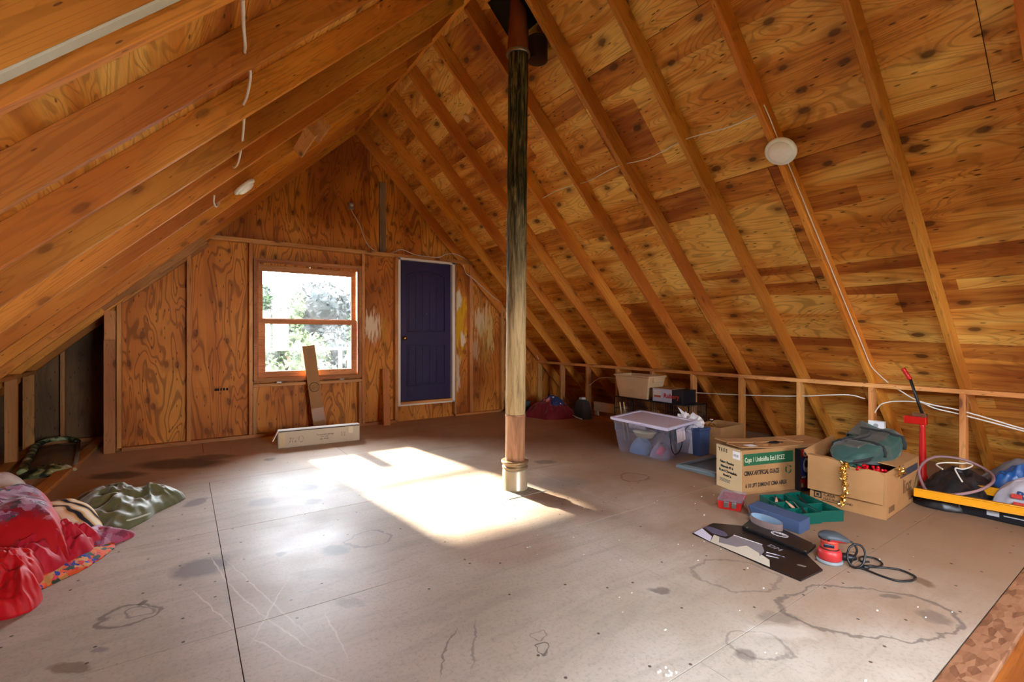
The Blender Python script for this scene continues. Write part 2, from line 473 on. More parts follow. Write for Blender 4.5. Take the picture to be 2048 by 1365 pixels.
def mat_floor():
    n = NT('floor_board')
    wp = n.pos()
    s = n.sep(wp)
    flat = n.comb(s[0], s[1], 0)
    base = n.noise(flat, 1.1, 3, 0.6, two=True)
    chips = n.noise(flat, 55, 2, 0.7, two=True)
    long_ = n.noise(n.comb(n.math('MULTIPLY', s[0], 1.6), n.math('MULTIPLY', s[1], 9), 0), 1.0, 3, 0.6, 0.8, two=True)
    c = n.mix(n.step(base, 0.3, 0.72), rgb(196, 186, 174), rgb(178, 166, 152))
    c = n.mix(n.math('MULTIPLY', n.step(long_, 0.42, 0.75), 0.35), c, rgb(152, 144, 132))
    c = n.mix(n.math('MULTIPLY', n.step(chips, 0.45, 0.85), 0.4), c, rgb(138, 128, 116))
    curl = n.noise(flat, 16, 1, 0.5, 2.5, two=True)
    c = n.mix(n.math('MULTIPLY', n.math('SUBTRACT', 1.0, n.step(n.math('ABSOLUTE', n.math('SUBTRACT', curl, 0.5)), 0.0, 0.02)), 0.16), c, rgb(120, 92, 70))
    # warm brown band towards the right hand eaves
    warm = n.step(n.math('ADD', s[0], n.math('MULTIPLY', base, 1.2)), 2.2, 4.0)
    c = n.mix(n.math('MULTIPLY', warm, 0.85), c, rgb(142, 106, 76))
    back = n.step(n.math('ADD', s[1], n.math('MULTIPLY', long_, 0.8)), 4.7, 5.9)
    c = n.mix(n.math('MULTIPLY', back, 0.6), c, rgb(198, 158, 120))  # back floor: older wood, with warm bounce light painted into its colour
    warp = n.noise(flat, 7.0, 3, 0.6, 0.0, 'Color', two=True)
    fl = n.vmath('ADD', flat, n.scale(n.vmath('SUBTRACT', warp, (0.5, 0.5, 0.5)), (0.11, 0.11, 0)))
    def blob(x, y, rx, ry, rot, cc, op, ring=None, soft=0.25, vec=None):
        nonlocal c
        mp = n.node('Mapping', vector_type='TEXTURE')
        n.set(mp.inputs['Vector'], vec or fl)
        mp.inputs['Location'].default_value = (x, y, 0); mp.inputs['Rotation'].default_value = (0, 0, rot); mp.inputs['Scale'].default_value = (rx, ry, 1)
        q = n.vmath('LENGTH', mp.outputs[0])
        if ring: q = n.math('ABSOLUTE', n.math('SUBTRACT', q, 1.0)); lo_, hi_ = ring * 0.4, ring
        else: lo_, hi_ = 1 - soft, 1 + soft
        st_ = n.node('MapRange')
        n.set(st_.inputs[0], q)
        for i_, v_ in enumerate((lo_, hi_, op, 0.0)): st_.inputs[i_ + 1].default_value = v_
        c = n.mix(st_.outputs[0], c, cc)
    G, B, W = rgb(92, 82, 78), rgb(98, 66, 44), rgb(226, 218, 208)
    G1, D, T, B1, RZ_ = rgb(118, 112, 114), rgb(80, 70, 66), rgb(116, 136, 142), rgb(150, 112, 82), -0.602
    for a in [
(0.076, 3.024, 0.122, 0.121, RZ_, G1, 0.75, None),
        (0.079, 4.234, 0.055, 0.107, RZ_, G1, 0.65, None),
        (-0.19, 2.681, 0.106, 0.083, RZ_, G, 0.6, 0.14),
        (-0.168, 2.689, 0.058, 0.039, RZ_, G, 0.5, 0.2),
        (-0.155, 2.762, 0.023, 0.025, RZ_, G, 0.75, None),
        (-0.345, 2.371, 0.074, 0.024, RZ_, B, 0.55, None),
        (-0.271, 2.44, 0.031, 0.018, RZ_, G1, 0.6, None),
        (-0.028, 5.613, 0.386, 0.2, RZ_, D, 0.8, None),
        (-0.48, 5.439, 0.22, 0.122, RZ_, D, 0.75, None),
        (0.264, 5.74, 0.204, 0.102, RZ_, D, 0.6, None),
        (0.712, 5.311, 0.05, 0.059, RZ_, D, 0.6, None),
        (0.781, 4.181, 0.163, 0.104, RZ_, G1, 0.7, None),
        (0.48, 3.946, 0.096, 0.106, RZ_, G1, 0.5, None),
        (0.788, 3.76, 0.059, 0.065, RZ_, G1, 0.5, None),
        (0.721, 2.834, 0.075, 0.058, RZ_, T, 0.6, None),
        (0.925, 2.876, 0.127, 0.122, RZ_, G1, 0.5, 0.07),
        (0.459, 2.953, 0.034, 0.031, RZ_, G1, 0.6, None),
        (1.16, 1.468, 0.031, 0.042, RZ_, G, 0.8, 0.16),
        (1.205, 1.551, 0.031, 0.03, RZ_, B, 0.45, 0.15),
        (0.849, 1.681, 0.006, 0.134, RZ_, G, 0.5, None),
        (0.953, 1.666, 0.006, 0.157, RZ_, G, 0.4, None),
        (2.515, 0.86, 0.368, 0.203, RZ_, G, 0.65, 0.045),
        (2.524, 0.853, 0.312, 0.156, RZ_, B1, 0.2, None),
        (3.033, 0.805, 0.035, 0.068, RZ_, B, 0.6, None),
        (2.742, 0.838, 0.038, 0.026, RZ_, G, 0.6, None),
        (2.699, 0.673, 0.052, 0.052, RZ_, G, 0.5, None),
        (2.335, 1.375, 0.205, 0.165, RZ_, G, 0.4, 0.07),
        (1.877, 1.012, 0.119, 0.08, RZ_, G, 0.4, 0.09),
        (1.778, 1.007, 0.042, 0.029, RZ_, G, 0.55, None),
        (1.876, 1.497, 0.053, 0.027, RZ_, G, 0.65, None),
        (2.142, 1.056, 0.087, 0.037, RZ_, G, 0.4, None),
        (1.885, 3.033, 0.149, 0.109, RZ_, G1, 0.4, None),
        (2.908, 3.663, 0.098, 0.075, RZ_, D, 0.6, None),
        (3.235, 2.832, 0.118, 0.119, RZ_, B, 0.55, 0.13),
        (2.645, 3.063, 0.21, 0.166, RZ_, G1, 0.4, None),
        (1.533, 2.357, 0.353, 0.271, RZ_, B1, 0.3, None),
        (2.033, 1.002, 0.145, 0.047, RZ_, W, 0.3, None),
        (0.632, 2.236, 0.069, 0.025, RZ_, D, 0.3, None),
        (0.578, 2.583, 0.154, 0.052, RZ_, G1, 0.25, None),]:
        blob(*a)
    # pale scrape marks: straight lines in world coordinates
    scr = n.vmath('ADD', flat, n.scale(n.vmath('SUBTRACT', warp, (0.5, 0.5, 0.5)), (0.03, 0.03, 0)))
    for (x0, y0, x1, y1, wd) in [(0.202, 2.992, 0.421, 2.073, 0.0035), (0.129, 3.113, 0.179, 2.747, 0.0035), (0.179, 2.747, 0.302, 2.297, 0.0035), (0.302, 2.297, 0.414, 1.973, 0.0035), (0.416, 2.585, 0.232, 2.188, 0.0035), (0.232, 2.188, 0.332, 1.959, 0.0035), (0.332, 1.959, 0.457, 1.743, 0.0035), (0.517, 2.227, 0.51, 1.847, 0.0035), (0.037, 2.766, 0.17, 2.327, 0.0035)]:
        blob((x0 + x1) / 2, (y0 + y1) / 2, math.hypot(x1 - x0, y1 - y0) / 2, wd, math.atan2(y1 - y0, x1 - x0), W, 0.55, None, 0.35, scr)
    nv = n.voro(flat, 7.0, 1.0, two=True)
    nd = n.math('SUBTRACT', 1.0, n.step(nv.outputs['Distance'], 0.035, 0.055))
    nd = n.math('MULTIPLY', nd, n.math('GREATER_THAN', n.sep(nv.outputs['Color'])[0], 0.80))
    c = n.mix(n.math('MULTIPLY', nd, 0.85), c, rgb(60, 46, 38))
    n.bsdf(c, n.rng(base, 0.3, 0.7, 0.44, 0.60), 0, 0.13)
    return n.m
M_FLOOR = mat_floor()
M_GAP = plain('subfloor_dark', (46, 34, 26), 0.9)
M_LSL = NT('strand_board')
_p = M_LSL.pos()
_f = M_LSL.voro(M_LSL.scale(_p, (16, 46, 20)), 1.0)
_h = M_LSL.noise(M_LSL.scale(_p, (12, 60, 20)), 1.0, 3, 0.6)
M_LSL.bsdf(M_LSL.ramp(M_LSL.math('ADD', M_LSL.math('MULTIPLY', M_LSL.sep(_f.outputs['Color'])[0], 0.6), M_LSL.math('MULTIPLY', _h, 0.5)),
           [(0.15, rgb(104, 64, 42)), (0.5, rgb(140, 94, 66)), (0.9, rgb(160, 116, 86))]), 0.6)
M_LSL = M_LSL.m

# ------------------------------------------------------------------ floor
floor = struct('floor')
GAP = 0.003
rows = [(-2.62, -1.37, [-1.6, 0.84, 3.28]), (-1.36, -0.14, [-0.2, 1.6]), (-0.14, 1.08, [-1.0, 1.6]),
        (1.08, 2.302, [0.177, 2.005, 4.44]), (2.302, 3.53, [0.177, 2.617, 5.06]), (3.53, 4.745, [0.177, 2.617, 5.06]),
        (4.745, 5.968, [-1.04, 1.40, 3.84]), (5.968, 7.19, [0.177, 2.617, 5.06]), (7.19, 7.62, [-1.04])]
FX0, FX1 = -2.45, 6.15
for y0, y1, xs in rows:
    e = [FX0] + xs + [FX1]
    for a, b in zip(e[:-1], e[1:]):
        if y0 > 6 and a > 3: continue
        if b > 1.7 and y1 < 1.0 and y1 > -1.3:
            if y1 > 1.0: pass
            elif y0 == -1.36: continue
        if y0 == -0.14 and a >= 1.59: y_0 = 0.552
        else: y_0 = y0
        MB().box(a + GAP / 2, b - GAP / 2, y_0 + GAP / 2, y1 - GAP / 2, -0.018, 0).build('floor_sheet', M_FLOOR, floor, bevel=0.001, seg=1)
# what the sheets lie on, with the stair opening left free
MB().box(FX0, FX1, 0.50, 7.62, -0.05, -0.0185).build('subfloor', M_GAP, floor)
MB().box(FX0, 1.56, -2.62, 0.50, -0.05, -0.0185).build('subfloor', M_GAP, floor)
MB().box(1.56, FX1, -2.62, -1.36, -0.05, -0.0185).build('subfloor', M_GAP, floor)
trim = struct('trim_1')
MB().box(1.60, 5.6, 0.436, 0.550, -0.02, 0.003).build('nosing_board', M_LSL, trim, bevel=0.004)
M_JOIST = mat_lumber('stained_joist', rgb(176, 96, 36), rgb(140, 70, 24), 0.4)
stw = struct('wall_stair')
beamx('stair_header', M_JOIST, stw, 1.6, 5.6, 0.452, 0.50, -0.36, -0.02)
beamy('stair_joist', M_JOIST, stw, 1.56, 1.60, -1.36, 0.5, -0.36, -0.02)
beamx('stair_header', M_JOIST, stw, 1.6, 5.6, -1.40, -1.36, -0.36, -0.02)
MB().box(1.5, 5.7, 0.50, 0.54, -2.7, -0.05).box(1.5, 5.7, -1.44, -1.40, -2.7, -0.02).box(1.5, 1.56, -1.4, 0.5, -2.7, -0.02).box(5.6, 5.7, -1.4, 0.5, -2.7, -0.02).box(1.5, 5.7, -1.4, 0.5, -2.75, -2.7).build('stair_lining', plain('stair_dark', (70, 52, 40), 0.9), stw)

# ------------------------------------------------------------------ roof slopes
MR, ML = 1.015, 0.968
RX, RZ = 1.93, 4.0
DR = Vector((1, 0, -MR)).normalized(); NR = Vector((MR, 0, 1)).normalized()     # down the slope, outward normal
DL = Vector((-1, 0, -ML)).normalized(); NL = Vector((-ML, 0, 1)).normalized()
DEPTH, THICK = 0.14, 0.038
def zr(x): return 0.807 + MR * (5.08 - x)          # underside of the right rafters
def zl(x): return 2.122 + ML * x
SKY = (-1.97, -0.19)      # unseen roof light, added behind the camera to brighten the right slope
ceil_r = struct('ceiling_right')
ceil_l = struct('ceiling_left')

def rafter_mesh(L, m, d=DEPTH):
    mb = MB().prism([(0, 0), (L, 0), (L + d / m, d), (-d * m, d)], -THICK / 2, THICK / 2, axis='y')
    me = mb.mesh('rafter'); me.materials.append(M_RAFT)
    bm = bmesh.new(); bm.from_mesh(me)
    bmesh.ops.bevel(bm, geom=list(bm.edges), offset=0.0025, segments=1, affect='EDGES')
    bm.to_mesh(me); bm.free()
    return me
L_R = (5.86 - 1.952) * math.sqrt(1 + MR * MR)
L_L = (1.908 + 2.17) * math.sqrt(1 + ML * ML)
me_r, me_l = rafter_mesh(L_R, MR), rafter_mesh(L_L, ML)
def rafter(me, par, y, side):
    o = bpy.data.objects.new('rafter', me); col.objects.link(o); o.parent = par
    if side > 0: M = frame((1.952, y, zr(1.952)), DR, EY, NR)
    else: M = frame((1.908, y, zl(1.908)), DL, EY, NL)
    o.matrix_local = M
    return o
RY = [1.117 + 0.61 * k for k in range(-6, 10)]
for y in RY: rafter(me_r, ceil_r, y - THICK / 2, 1)
LY = [1.681 + 0.61 * k for k in range(-7, 10)]
for k, y in enumerate(LY):
    if SKY[0] + 0.03 < y < SKY[1] - 0.03: continue          # trimmed out for the added roof light
    rafter(me_l, ceil_l, y - THICK / 2, -1)
rafter(me_l, ceil_l, 1.512, -1)
# painted edge strip under the nearest left rafter
Mst = frame(Vector((0.2, 1.512, zl(0.2))) - NL * 0.003, DL, EY, NL)
stick('edge_strip', plain('pale_grey_paint', (196, 192, 168), 0.6), ceil_l, 3.4, 0.039, 0.006, Mst)
beamy('ridge_board', M_RAFT, ceil_r, 1.911, 1.949, -2.6, 6.63, 4.0, 4.19)

# sheathing: sheets of 2.44 by 1.22, staggered row by row
def sheathing(par, D, N, x_top, ztop, s_rows, y_lo, y_hi, hole=None):
    M0 = Vector((x_top, 0, ztop))
    for i, (s0, s1) in enumerate(zip(s_rows[:-1], s_rows[1:])):
        y = y_lo - (1.22 if i % 2 else 0.0) - 0.35
        while y < y_hi:
            a, b = max(y, y_lo), min(y + 2.44, y_hi)
            if hole is not None and i in hole:
                if a < SKY[0] < b: b = SKY[0]
                elif a < SKY[1] < b: a = SKY[1]
                elif SKY[0] <= a and b <= SKY[1]: b = a
            if b - a > 0.05:
                c0 = M0 + D * ((s0 + s1) / 2) + EY * ((a + b) / 2)
                L, w = (b - a) - 0.004, (s1 - s0) - 0.004
                slab('plywood_sheet', M_SHEATH, par, [(-L / 2, -w / 2), (L / 2, -w / 2), (L / 2, w / 2), (-L / 2, w / 2)],
                     frame(c0, EY, D if N.x < 0 else D, N), 0.012)
            y += 2.44
sx_r = 1.939; sz_r = 6.163 + 0.0 - MR * sx_r
sheathing(ceil_r, DR, NR, sx_r, zr(sx_r) + DEPTH * math.sqrt(1 + MR * MR), [-0.01, 1.165, 2.385, 3.605, 4.825, 6.02], -2.66, 6.66)
sheathing(ceil_l, DL, NL, sx_r, zl(sx_r) + DEPTH * math.sqrt(1 + ML * ML), [-0.01, 1.19, 2.41, 3.63, 4.85, 6.05], -2.66, 7.60, (2,))
# roofing behind the sheets keeps daylight out of the joints
def roofing(par, D, N, x, z, y0, y1, L, s0=0.0):
    c0 = Vector((x, (y0 + y1) / 2, z)) + N * 0.016 + D * (s0 + L / 2 - 0.03)
    W_ = (y1 - y0) / 2
    slab('roofing_felt', plain('roofing_felt', (40, 30, 24), 0.9), par, [(-W_, -L / 2 - 0.03), (W_, -L / 2 - 0.03), (W_, L / 2), (-W_, L / 2)], frame(c0, EY, D, N), 0.02)
roofing(ceil_r, DR, NR, sx_r, zr(sx_r) + DEPTH * math.sqrt(1 + MR * MR), -2.72, 6.75, 6.1)
zt_l = zl(sx_r) + DEPTH * math.sqrt(1 + ML * ML)
roofing(ceil_l, DL, NL, sx_r, zt_l, -2.72, SKY[0], 6.1)
roofing(ceil_l, DL, NL, sx_r, zt_l, SKY[1], 7.68, 6.1)
roofing(ceil_l, DL, NL, sx_r, zt_l, SKY[0], SKY[1], 2.41)
roofing(ceil_l, DL, NL, sx_r, zt_l, SKY[0], SKY[1], 2.4, 3.66)

# ------------------------------------------------------------------ right knee wall (open studs)
wall_r = struct('wall_right')
beamy('top_plate', M_STUD, wall_r, 5.08, 5.169, -2.6, 6.64, 0.769, 0.807)
beamy('bottom_plate', M_STUD, wall_r, 5.08, 5.169, -2.6, 6.64, 0.0, 0.038)
for k in range(-6, 10):
    y = 1.120 + 0.612 * k
    if y > 6.7: continue
    post('stud', M_STUD, wall_r, 5.08, 5.169, y - THICK, y, 0.038, 0.769)
# left knee wall
wall_l = struct('wall_left')
beamy('top_plate', M_STUD, wall_l, -1.389, -1.30, -2.6, 7.12, 0.826, 0.864)
beamy('bottom_plate', M_STUD, wall_l, -1.389, -1.30, -2.6, 7.12, 0.0, 0.038)
for k in range(-14, 2):
    y = 6.45 + 0.62 * k
    post('stud', M_STUD, wall_l, -1.389, -1.30, y - 0.012 - THICK, y - 0.012, 0.038, 0.826)

# ------------------------------------------------------------------ back gable wall
wall_b = struct('wall_back')
YF, YP = 6.545, 6.634      # stud faces, plywood face
def zs_r(x): return zr(x) + DEPTH * math.sqrt(1 + MR * MR)
def zs_l(x): return zl(x) + DEPTH * math.sqrt(1 + ML * ML)
def panel(poly, y=YP, par=wall_b, mat=None):
    """upright sheet in the xz plane; local x runs up the wall"""
    poly = clip_half(poly, MR, 1, 6.163 + 0.01)
    poly = clip_half(poly, -ML, 1, 2.122 + DEPTH * math.sqrt(1 + ML * ML) + 0.01)
    cx = sum(p[0] for p in poly) / len(poly); cz = sum(p[1] for p in poly) / len(poly)
    loc = [(z - cz, x - cx) for x, z in poly]
    return slab('plywood_panel', mat or M_GABLE, par, loc, frame((cx, y, cz), EZ, EX, EY), 0.012)
def rect(x0, x1, z0, z1): return [(x0, z0), (x1, z0), (x1, z1), (x0, z1)]
g = 0.0015
for r_ in [rect(-0.70, 0.046 - g, 0, 2.40), rect(0.046 + g, 0.70, 0, 2.40), rect(0.70, 1.36 - g, 2.12, 2.40), rect(1.36 + g, 2.03, 2.12, 2.40),
           rect(0.70, 1.345 - g, 0, 0.74), rect(1.345 + g, 2.03, 0, 0.74), rect(2.03 + g, 2.53 - g, 0, 2.40),
           rect(2.53, 3.42, 0, 0.27), rect(2.53, 3.42, 2.33, 2.40), rect(3.42 + g, 3.74 - g, 0, 2.40), rect(3.74 + g, 4.95 - g, 0, 3.4), rect(4.95 + g, 6.1, 0, 1.4),
           rect(-0.2, 0.93 - g, 2.40, 4.3), rect(0.93 + g, 2.15 - g, 2.40, 4.3), rect(2.15 + g, 3.74, 2.40, 4.3)]:
    panel(r_)
def siding(x0, x1, z0, z1):
    p = clip_half(clip_half(rect(x0, x1, z0, z1), MR, 1, 6.19), -ML, 1, 2.122 + DEPTH * math.sqrt(1 + ML * ML) + 0.03)
    return MB().prism(p, 6.66, 6.70, axis='y').build('siding', plain('siding', (120, 96, 74), 0.8), wall_b)
for a_ in ((-0.70, 0.66, 0, 4.3), (0.66, 2.05, 2.14, 4.3), (0.66, 2.05, 0, 0.66), (2.05, 2.5, 0, 4.3), (2.5, 3.45, 2.35, 4.3), (2.5, 3.45, 0, 0.25), (3.45, 5.2, 0, 4.3), (5.2, 6.1, 0, 1.2)): siding(*a_)
def stud_b(x0, x1, z1, z0=0.038): return post('stud', M_STUD, wall_b, x0, x1, YF, YP, z0, z1)
stud_b(-0.585, -0.545, 1.60); stud_b(0.030, 0.070, 2.16); stud_b(0.652, 0.690, 2.36)
stud_b(2.012, 2.050, 2.36); stud_b(2.482, 2.522, 2.36); stud_b(3.428, 3.462, 2.36); stud_b(3.700, 3.752, 2.385); stud_b(4.290, 4.343, 1.75)
post('stud', M_STUD, wall_b, -0.688, -0.592, YF - 0.03, YF + 0.008, 0.0, 1.19)
post('stud', M_STUD, wall_b, -0.684, -0.592, YF - 0.024, YF + 0.008, 1.192, 1.50)
post('stud', MATS.get('grey_stud') or mat_lumber('grey_stud', rgb(156, 130, 100), rgb(128, 104, 80), 0.5), wall_b, 2.276, 2.366, YP - 0.038, YP, 2.412, 3.41)
beamx('top_plate', M_STUD, wall_b, 0.235, 3.76, YF, YP, 2.362, 2.412)
beamx('bottom_plate', M_STUD, wall_b, -0.545, 2.522, YF + 0.004, YP, 0.0, 0.038)
beamx('bottom_plate', M_STUD, wall_b, 3.462, 4.29, YF + 0.03, YP, 0.0, 0.03)
beamx('rough_sill', M_STUD, wall_b, 0.694, 2.010, YF + 0.002, YP, 0.612, 0.650)
post('cripple_stud', M_STUD, wall_b, 0.694, 0.732, YF, YP, 0.038, 0.610); post('cripple_stud', M_STUD, wall_b, 1.968, 2.008, YF, YP, 0.038, 0.610)
# sloping nailers under the last left rafter
dv = Vector((1, 0, 0.895)).normalized(); nvv = Vector((-0.895, 0, 1)).normalized()
stick('nailer', M_STUD, wall_b, 1.22, 0.038, 0.09, frame(Vector((-0.235, YF - 0.012, 1.912)) + nvv * 0.03, dv, EY, nvv))
stick('nailer', M_STUD, wall_b, 1.05, 0.06, 0.05, frame(Vector((-0.16, YF + 0.04, 1.96)) - nvv * 0.005, dv, EY, nvv))
# lumber grade stamp
st = MB()
for i, (a, b, h) in enumerate([(0, .05, .03), (.058, .075, .03), (.084, .11, .03), (.118, .14, .03), (.02, .07, .004), (.0, .006, .012)]):
    st.box(0.30 + a, 0.30 + b, YP - 0.001, YP, 0.585 + (0.042 if i > 3 else 0), 0.585 + h + (0.042 if i > 3 else 0))
st.build('grade_stamp', plain('stamp_ink', (40, 24, 16), 0.8), wall_b)
# alcove on the left, deeper than the window wall
wall_a = struct('wall_alcove')
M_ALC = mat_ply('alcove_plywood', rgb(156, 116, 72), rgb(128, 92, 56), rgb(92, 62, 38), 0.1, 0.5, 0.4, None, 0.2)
panel(rect(-2.3, -1.16, 0, 2.2), 7.53, wall_a, M_ALC)
panel(rect(-1.157, -0.66, 0, 2.2), 7.53, wall_a, M_ALC)
post('stud', M_STUD, wall_a, -1.165, -1.125, 7.44, 7.53, 0.038, 1.16)
beamx('bottom_plate', M_STUD, wall_a, -1.30, -0.70, 7.44, 7.53, 0.0, 0.038)
MB().prism([(6.64, 0), (7.54, 0), (7.54, 1.72), (6.64, 1.72)], -0.672, -0.66, axis='x').build('plywood_panel', M_ALC, wall_a)
# rear gable behind the camera; its window is added for fill light
wall_f = struct('wall_front')
rx0, rx1, rz0, rz1 = REAR_X - REAR_W / 2, REAR_X + REAR_W / 2, REAR_Z - REAR_H / 2, REAR_Z + REAR_H / 2
for r_ in [rect(-2.3, -1.2, 0, 2), rect(-1.2, rx0, 0, 3.6), rect(rx0, 1.93, rz1, 4.3), rect(1.93, rx1, rz1, 4.3), rect(rx0, rx1, 0, rz0), rect(rx1, 4.6, 0, 3), rect(4.6, 6.1, 0, 1.6)]:
    panel(r_, -2.662, wall_f)
# ------------------------------------------------------------------ windows
def mat_glass(name, dirt):
    n = NT(name)
    tr = n.node('BsdfTransparent'); gl = n.node('BsdfGlossy'); df = n.node('BsdfTranslucent')
    n.set(gl.inputs['Roughness'], 0.02)
    fr = n.node('Fresnel'); n.set(fr.inputs['IOR'], 1.45)
    p = n.coord()
    sm = n.noise(n.scale(p, (5, 5, 5)), 1.0, 4, 0.65, 1.2)
    sw = n.noise(n.scale(p, (2.2, 1, 3.0)), 1.0, 2, 0.5, 0.6)
    k = n.math('MULTIPLY', n.math('ADD', n.math('MULTIPLY', n.step(sm, 0.4, 0.75), 0.6), n.math('MULTIPLY', n.step(sw, 0.35, 0.7), 0.7)), dirt)
    n.set(df.inputs['Color'], (0.9, 0.93, 0.96, 1))
    m1 = n.node('MixShader'); n.set(m1.inputs[0], k); n.t.links.new(tr.outputs[0], m1.inputs[1]); n.t.links.new(df.outputs[0], m1.inputs[2])
    m2 = n.node('MixShader'); n.set(m2.inputs[0], fr.outputs[0]); n.t.links.new(m1.outputs[0], m2.inputs[1]); n.t.links.new(gl.outputs[0], m2.inputs[2])
    n.t.links.new(m2.outputs[0], n.out.inputs[0])
    return n.m
M_GLASS = mat_glass('dusty_glass', 0.012)
M_GLASS2 = mat_glass('clean_glass', 0.0)
win = struct('window_1')
def ring(x0, x1, z0, z1, w, y0, y1, mb=None, wb=None, wt=None):
    mb = mb or MB()
    wb = wb or w; wt = wt or w
    return mb.box(x0, x0 + w, y0, y1, z0, z1).box(x1 - w, x1, y0, y1, z0, z1).box(x0 + w, x1 - w, y0, y1, z0, z0 + wb).box(x0 + w, x1 - w, y0, y1, z1 - wt, z1)
ring(0.700, 2.006, 0.672, 2.188, 0.034, 6.540, 6.70).build('window_frame', M_TRIM, win, bevel=0.003)
ring(0.734, 1.972, 0.700, 2.154, 0.016, 6.556, 6.572).build('inner_stop', M_TRIM, win, bevel=0.003)
up = ring(0.742, 1.950, 1.405, 2.120, 0.060, 6.622, 6.655, None, 0.052, 0.078).build('window_sash', M_TRIM, win, bevel=0.004)
lo = ring(0.752, 1.955, 0.722, 1.446, 0.075, 6.580, 6.615, None, 0.075, 0.058).build('window_sash', M_TRIM, win, bevel=0.004)
MB().box(0.795, 1.896, 6.637, 6.641, 1.45, 2.05).build('window_pane', M_GLASS, up)
MB().box(0.82, 1.887, 6.596, 6.600, 0.79, 1.395).build('window_pane', M_GLASS, lo)
MB().box(0.738, 1.966, 6.55, 6.70, 0.700, 0.722).build('window_sill', M_TRIM, win, bevel=0.003)
M_STEEL = plain('dull_steel', (150, 148, 142), 0.35, 0.9)
for x in (0.98, 1.74):
    MB().box(x - 0.03, x + 0.03, 6.536, 6.549, 0.655, 0.668).build('sash_clip', M_STEEL, win, bevel=0.002)
MB().box(1.962, 1.975, 6.548, 6.566, 1.00, 1.06).build('sash_latch', plain('latch_dark', (70, 60, 52), 0.4, 0.6), win, bevel=0.002)
# unseen rear window, added and sized for fill light: three wide panes
rear = struct('added_rear_window')
yy0, yy1 = -2.70, -2.62
rm = ring(rx0, rx1, rz0, rz1, 0.06, yy0, yy1)
for k in (1, 2): rm.box(rx0 + REAR_W * k / 3 - 0.03, rx0 + REAR_W * k / 3 + 0.03, yy0, yy1, rz0, rz1)
rm.build('window_frame', M_TRIM, rear, bevel=0.004)
for k in range(3):
    MB().box(rx0 + REAR_W * k / 3 + 0.02, rx0 + REAR_W * (k + 1) / 3 - 0.02, -2.664, -2.66, rz0 + 0.05, rz1 - 0.05).build('window_pane', M_GLASS2, rear)

# ------------------------------------------------------------------ door
door = struct('door_1')
M_NAVY = plain('navy_paint', (44, 36, 74), 0.42, 0, 0.06, 14, 0.02, 0.45)
M_WHITE = plain('white_trim_paint', (236, 228, 212), 0.5)
dx0, dx1, dz0, dz1 = 2.561, 3.378, 0.292, 2.328
yd = 6.590      # face of the stiles
leaf = MB()
leaf.box(dx0, dx1, yd + 0.012, yd + 0.040, dz0, dz1)
px0, px1 = 2.676, 3.280
leaf.box(dx0, px0, yd, yd + 0.013, dz0, dz1).box(px1, dx1, yd, yd + 0.013, dz0, dz1)
leaf.box(px0, px1, yd, yd + 0.013, dz0, 0.508).box(px0, px1, yd, yd + 0.013, 1.104, 1.306)
# arched top rail
arc = []
for i in range(17):
    t = i / 16
    arc.append((px0 + (px1 - px0) * t, 2.125 + 0.075 * math.sin(pi * t) ** 0.8))
for (xa, za), (xb, zb) in zip(arc[:-1], arc[1:]):
    leaf.prism([(xa, za), (xb, zb), (xb, dz1), (xa, dz1)], yd, yd + 0.013, axis='y')
leaf = leaf.build('door_leaf', M_NAVY, door, bevel=0.0015, seg=1)
def arch_z(x): return 2.125 + 0.075 * math.sin(pi * min(1, max(0, (x - px0) / (px1 - px0)))) ** 0.8
M_NAVY2 = plain('navy_bead', (70, 62, 96), 0.45)
mold = MB()
mold.tube([(px0, yd, 1.306)] + [(x, yd, z) for x, z in arc] + [(px1, yd, 1.306)], 0.006, 6)
mold.tube([(px0, yd, 1.306), (px1, yd, 1.306)], 0.006, 6)
mold.tube([(px0, yd, 0.508), (px0, yd, 1.104), (px1, yd, 1.104), (px1, yd, 0.508), (px0, yd, 0.508)], 0.006, 6)
mold.build('panel_moulding', M_NAVY, leaf, smooth=True)
pw = (px1 - px0 - 0.05) / 5
for k in range(5):
    xa = px0 + 0.025 + k * pw
    top = min(arch_z(xa), arch_z(xa + pw)) - 0.03
    MB().box(xa + 0.003, xa + pw - 0.003, yd + 0.005, yd + 0.013, 1.33, top).build('door_plank', M_NAVY, leaf, bevel=0.002, seg=1)
    MB().box(xa + 0.003, xa + pw - 0.003, yd + 0.005, yd + 0.013, 0.53, 1.082).build('door_plank', M_NAVY, leaf, bevel=0.002, seg=1)
M_BRASS = plain('brass', (206, 158, 84), 0.25, 1.0)
Mk = frame((2.632, yd, 1.206), EX, EZ, -EY)
MB().lathe([(0.031, 0.0), (0.031, 0.004), (0.012, 0.008), (0.011, 0.030), (0.024, 0.040), (0.028, 0.052), (0.022, 0.062), (0.0, 0.066)], 20, Mk).build('door_knob', M_BRASS, leaf, smooth=True)
MB().lathe([(0.006, 0), (0.005, 0.004), (0, 0.005)], 10, frame((2.985, yd + 0.006, 1.565), EX, EZ, -EY)).build('peephole', M_STEEL, leaf)
cs = MB()
cs.box(2.520, 2.556, 6.530, 6.64, 0.236, 2.362).box(3.384, 3.428, 6.530, 6.64, 0.236, 2.362).box(2.520, 3.428, 6.530, 6.64, 2.332, 2.362)
cs.box(2.520, 3.428, 6.530, 6.538, 0.232, 0.252)
cs.build('door_casing', M_WHITE, door, bevel=0.002)
MB().box(2.556, 3.384, 6.54, 6.64, 0.238, 0.288).build('threshold', M_STUD, door, bevel=0.003)
M_PLATE = plain('door_backing', (60, 50, 60), 0.8)
MB().box(2.50, 3.45, 6.645, 6.66, 0.2, 2.4).build('door_backing', M_PLATE, door)

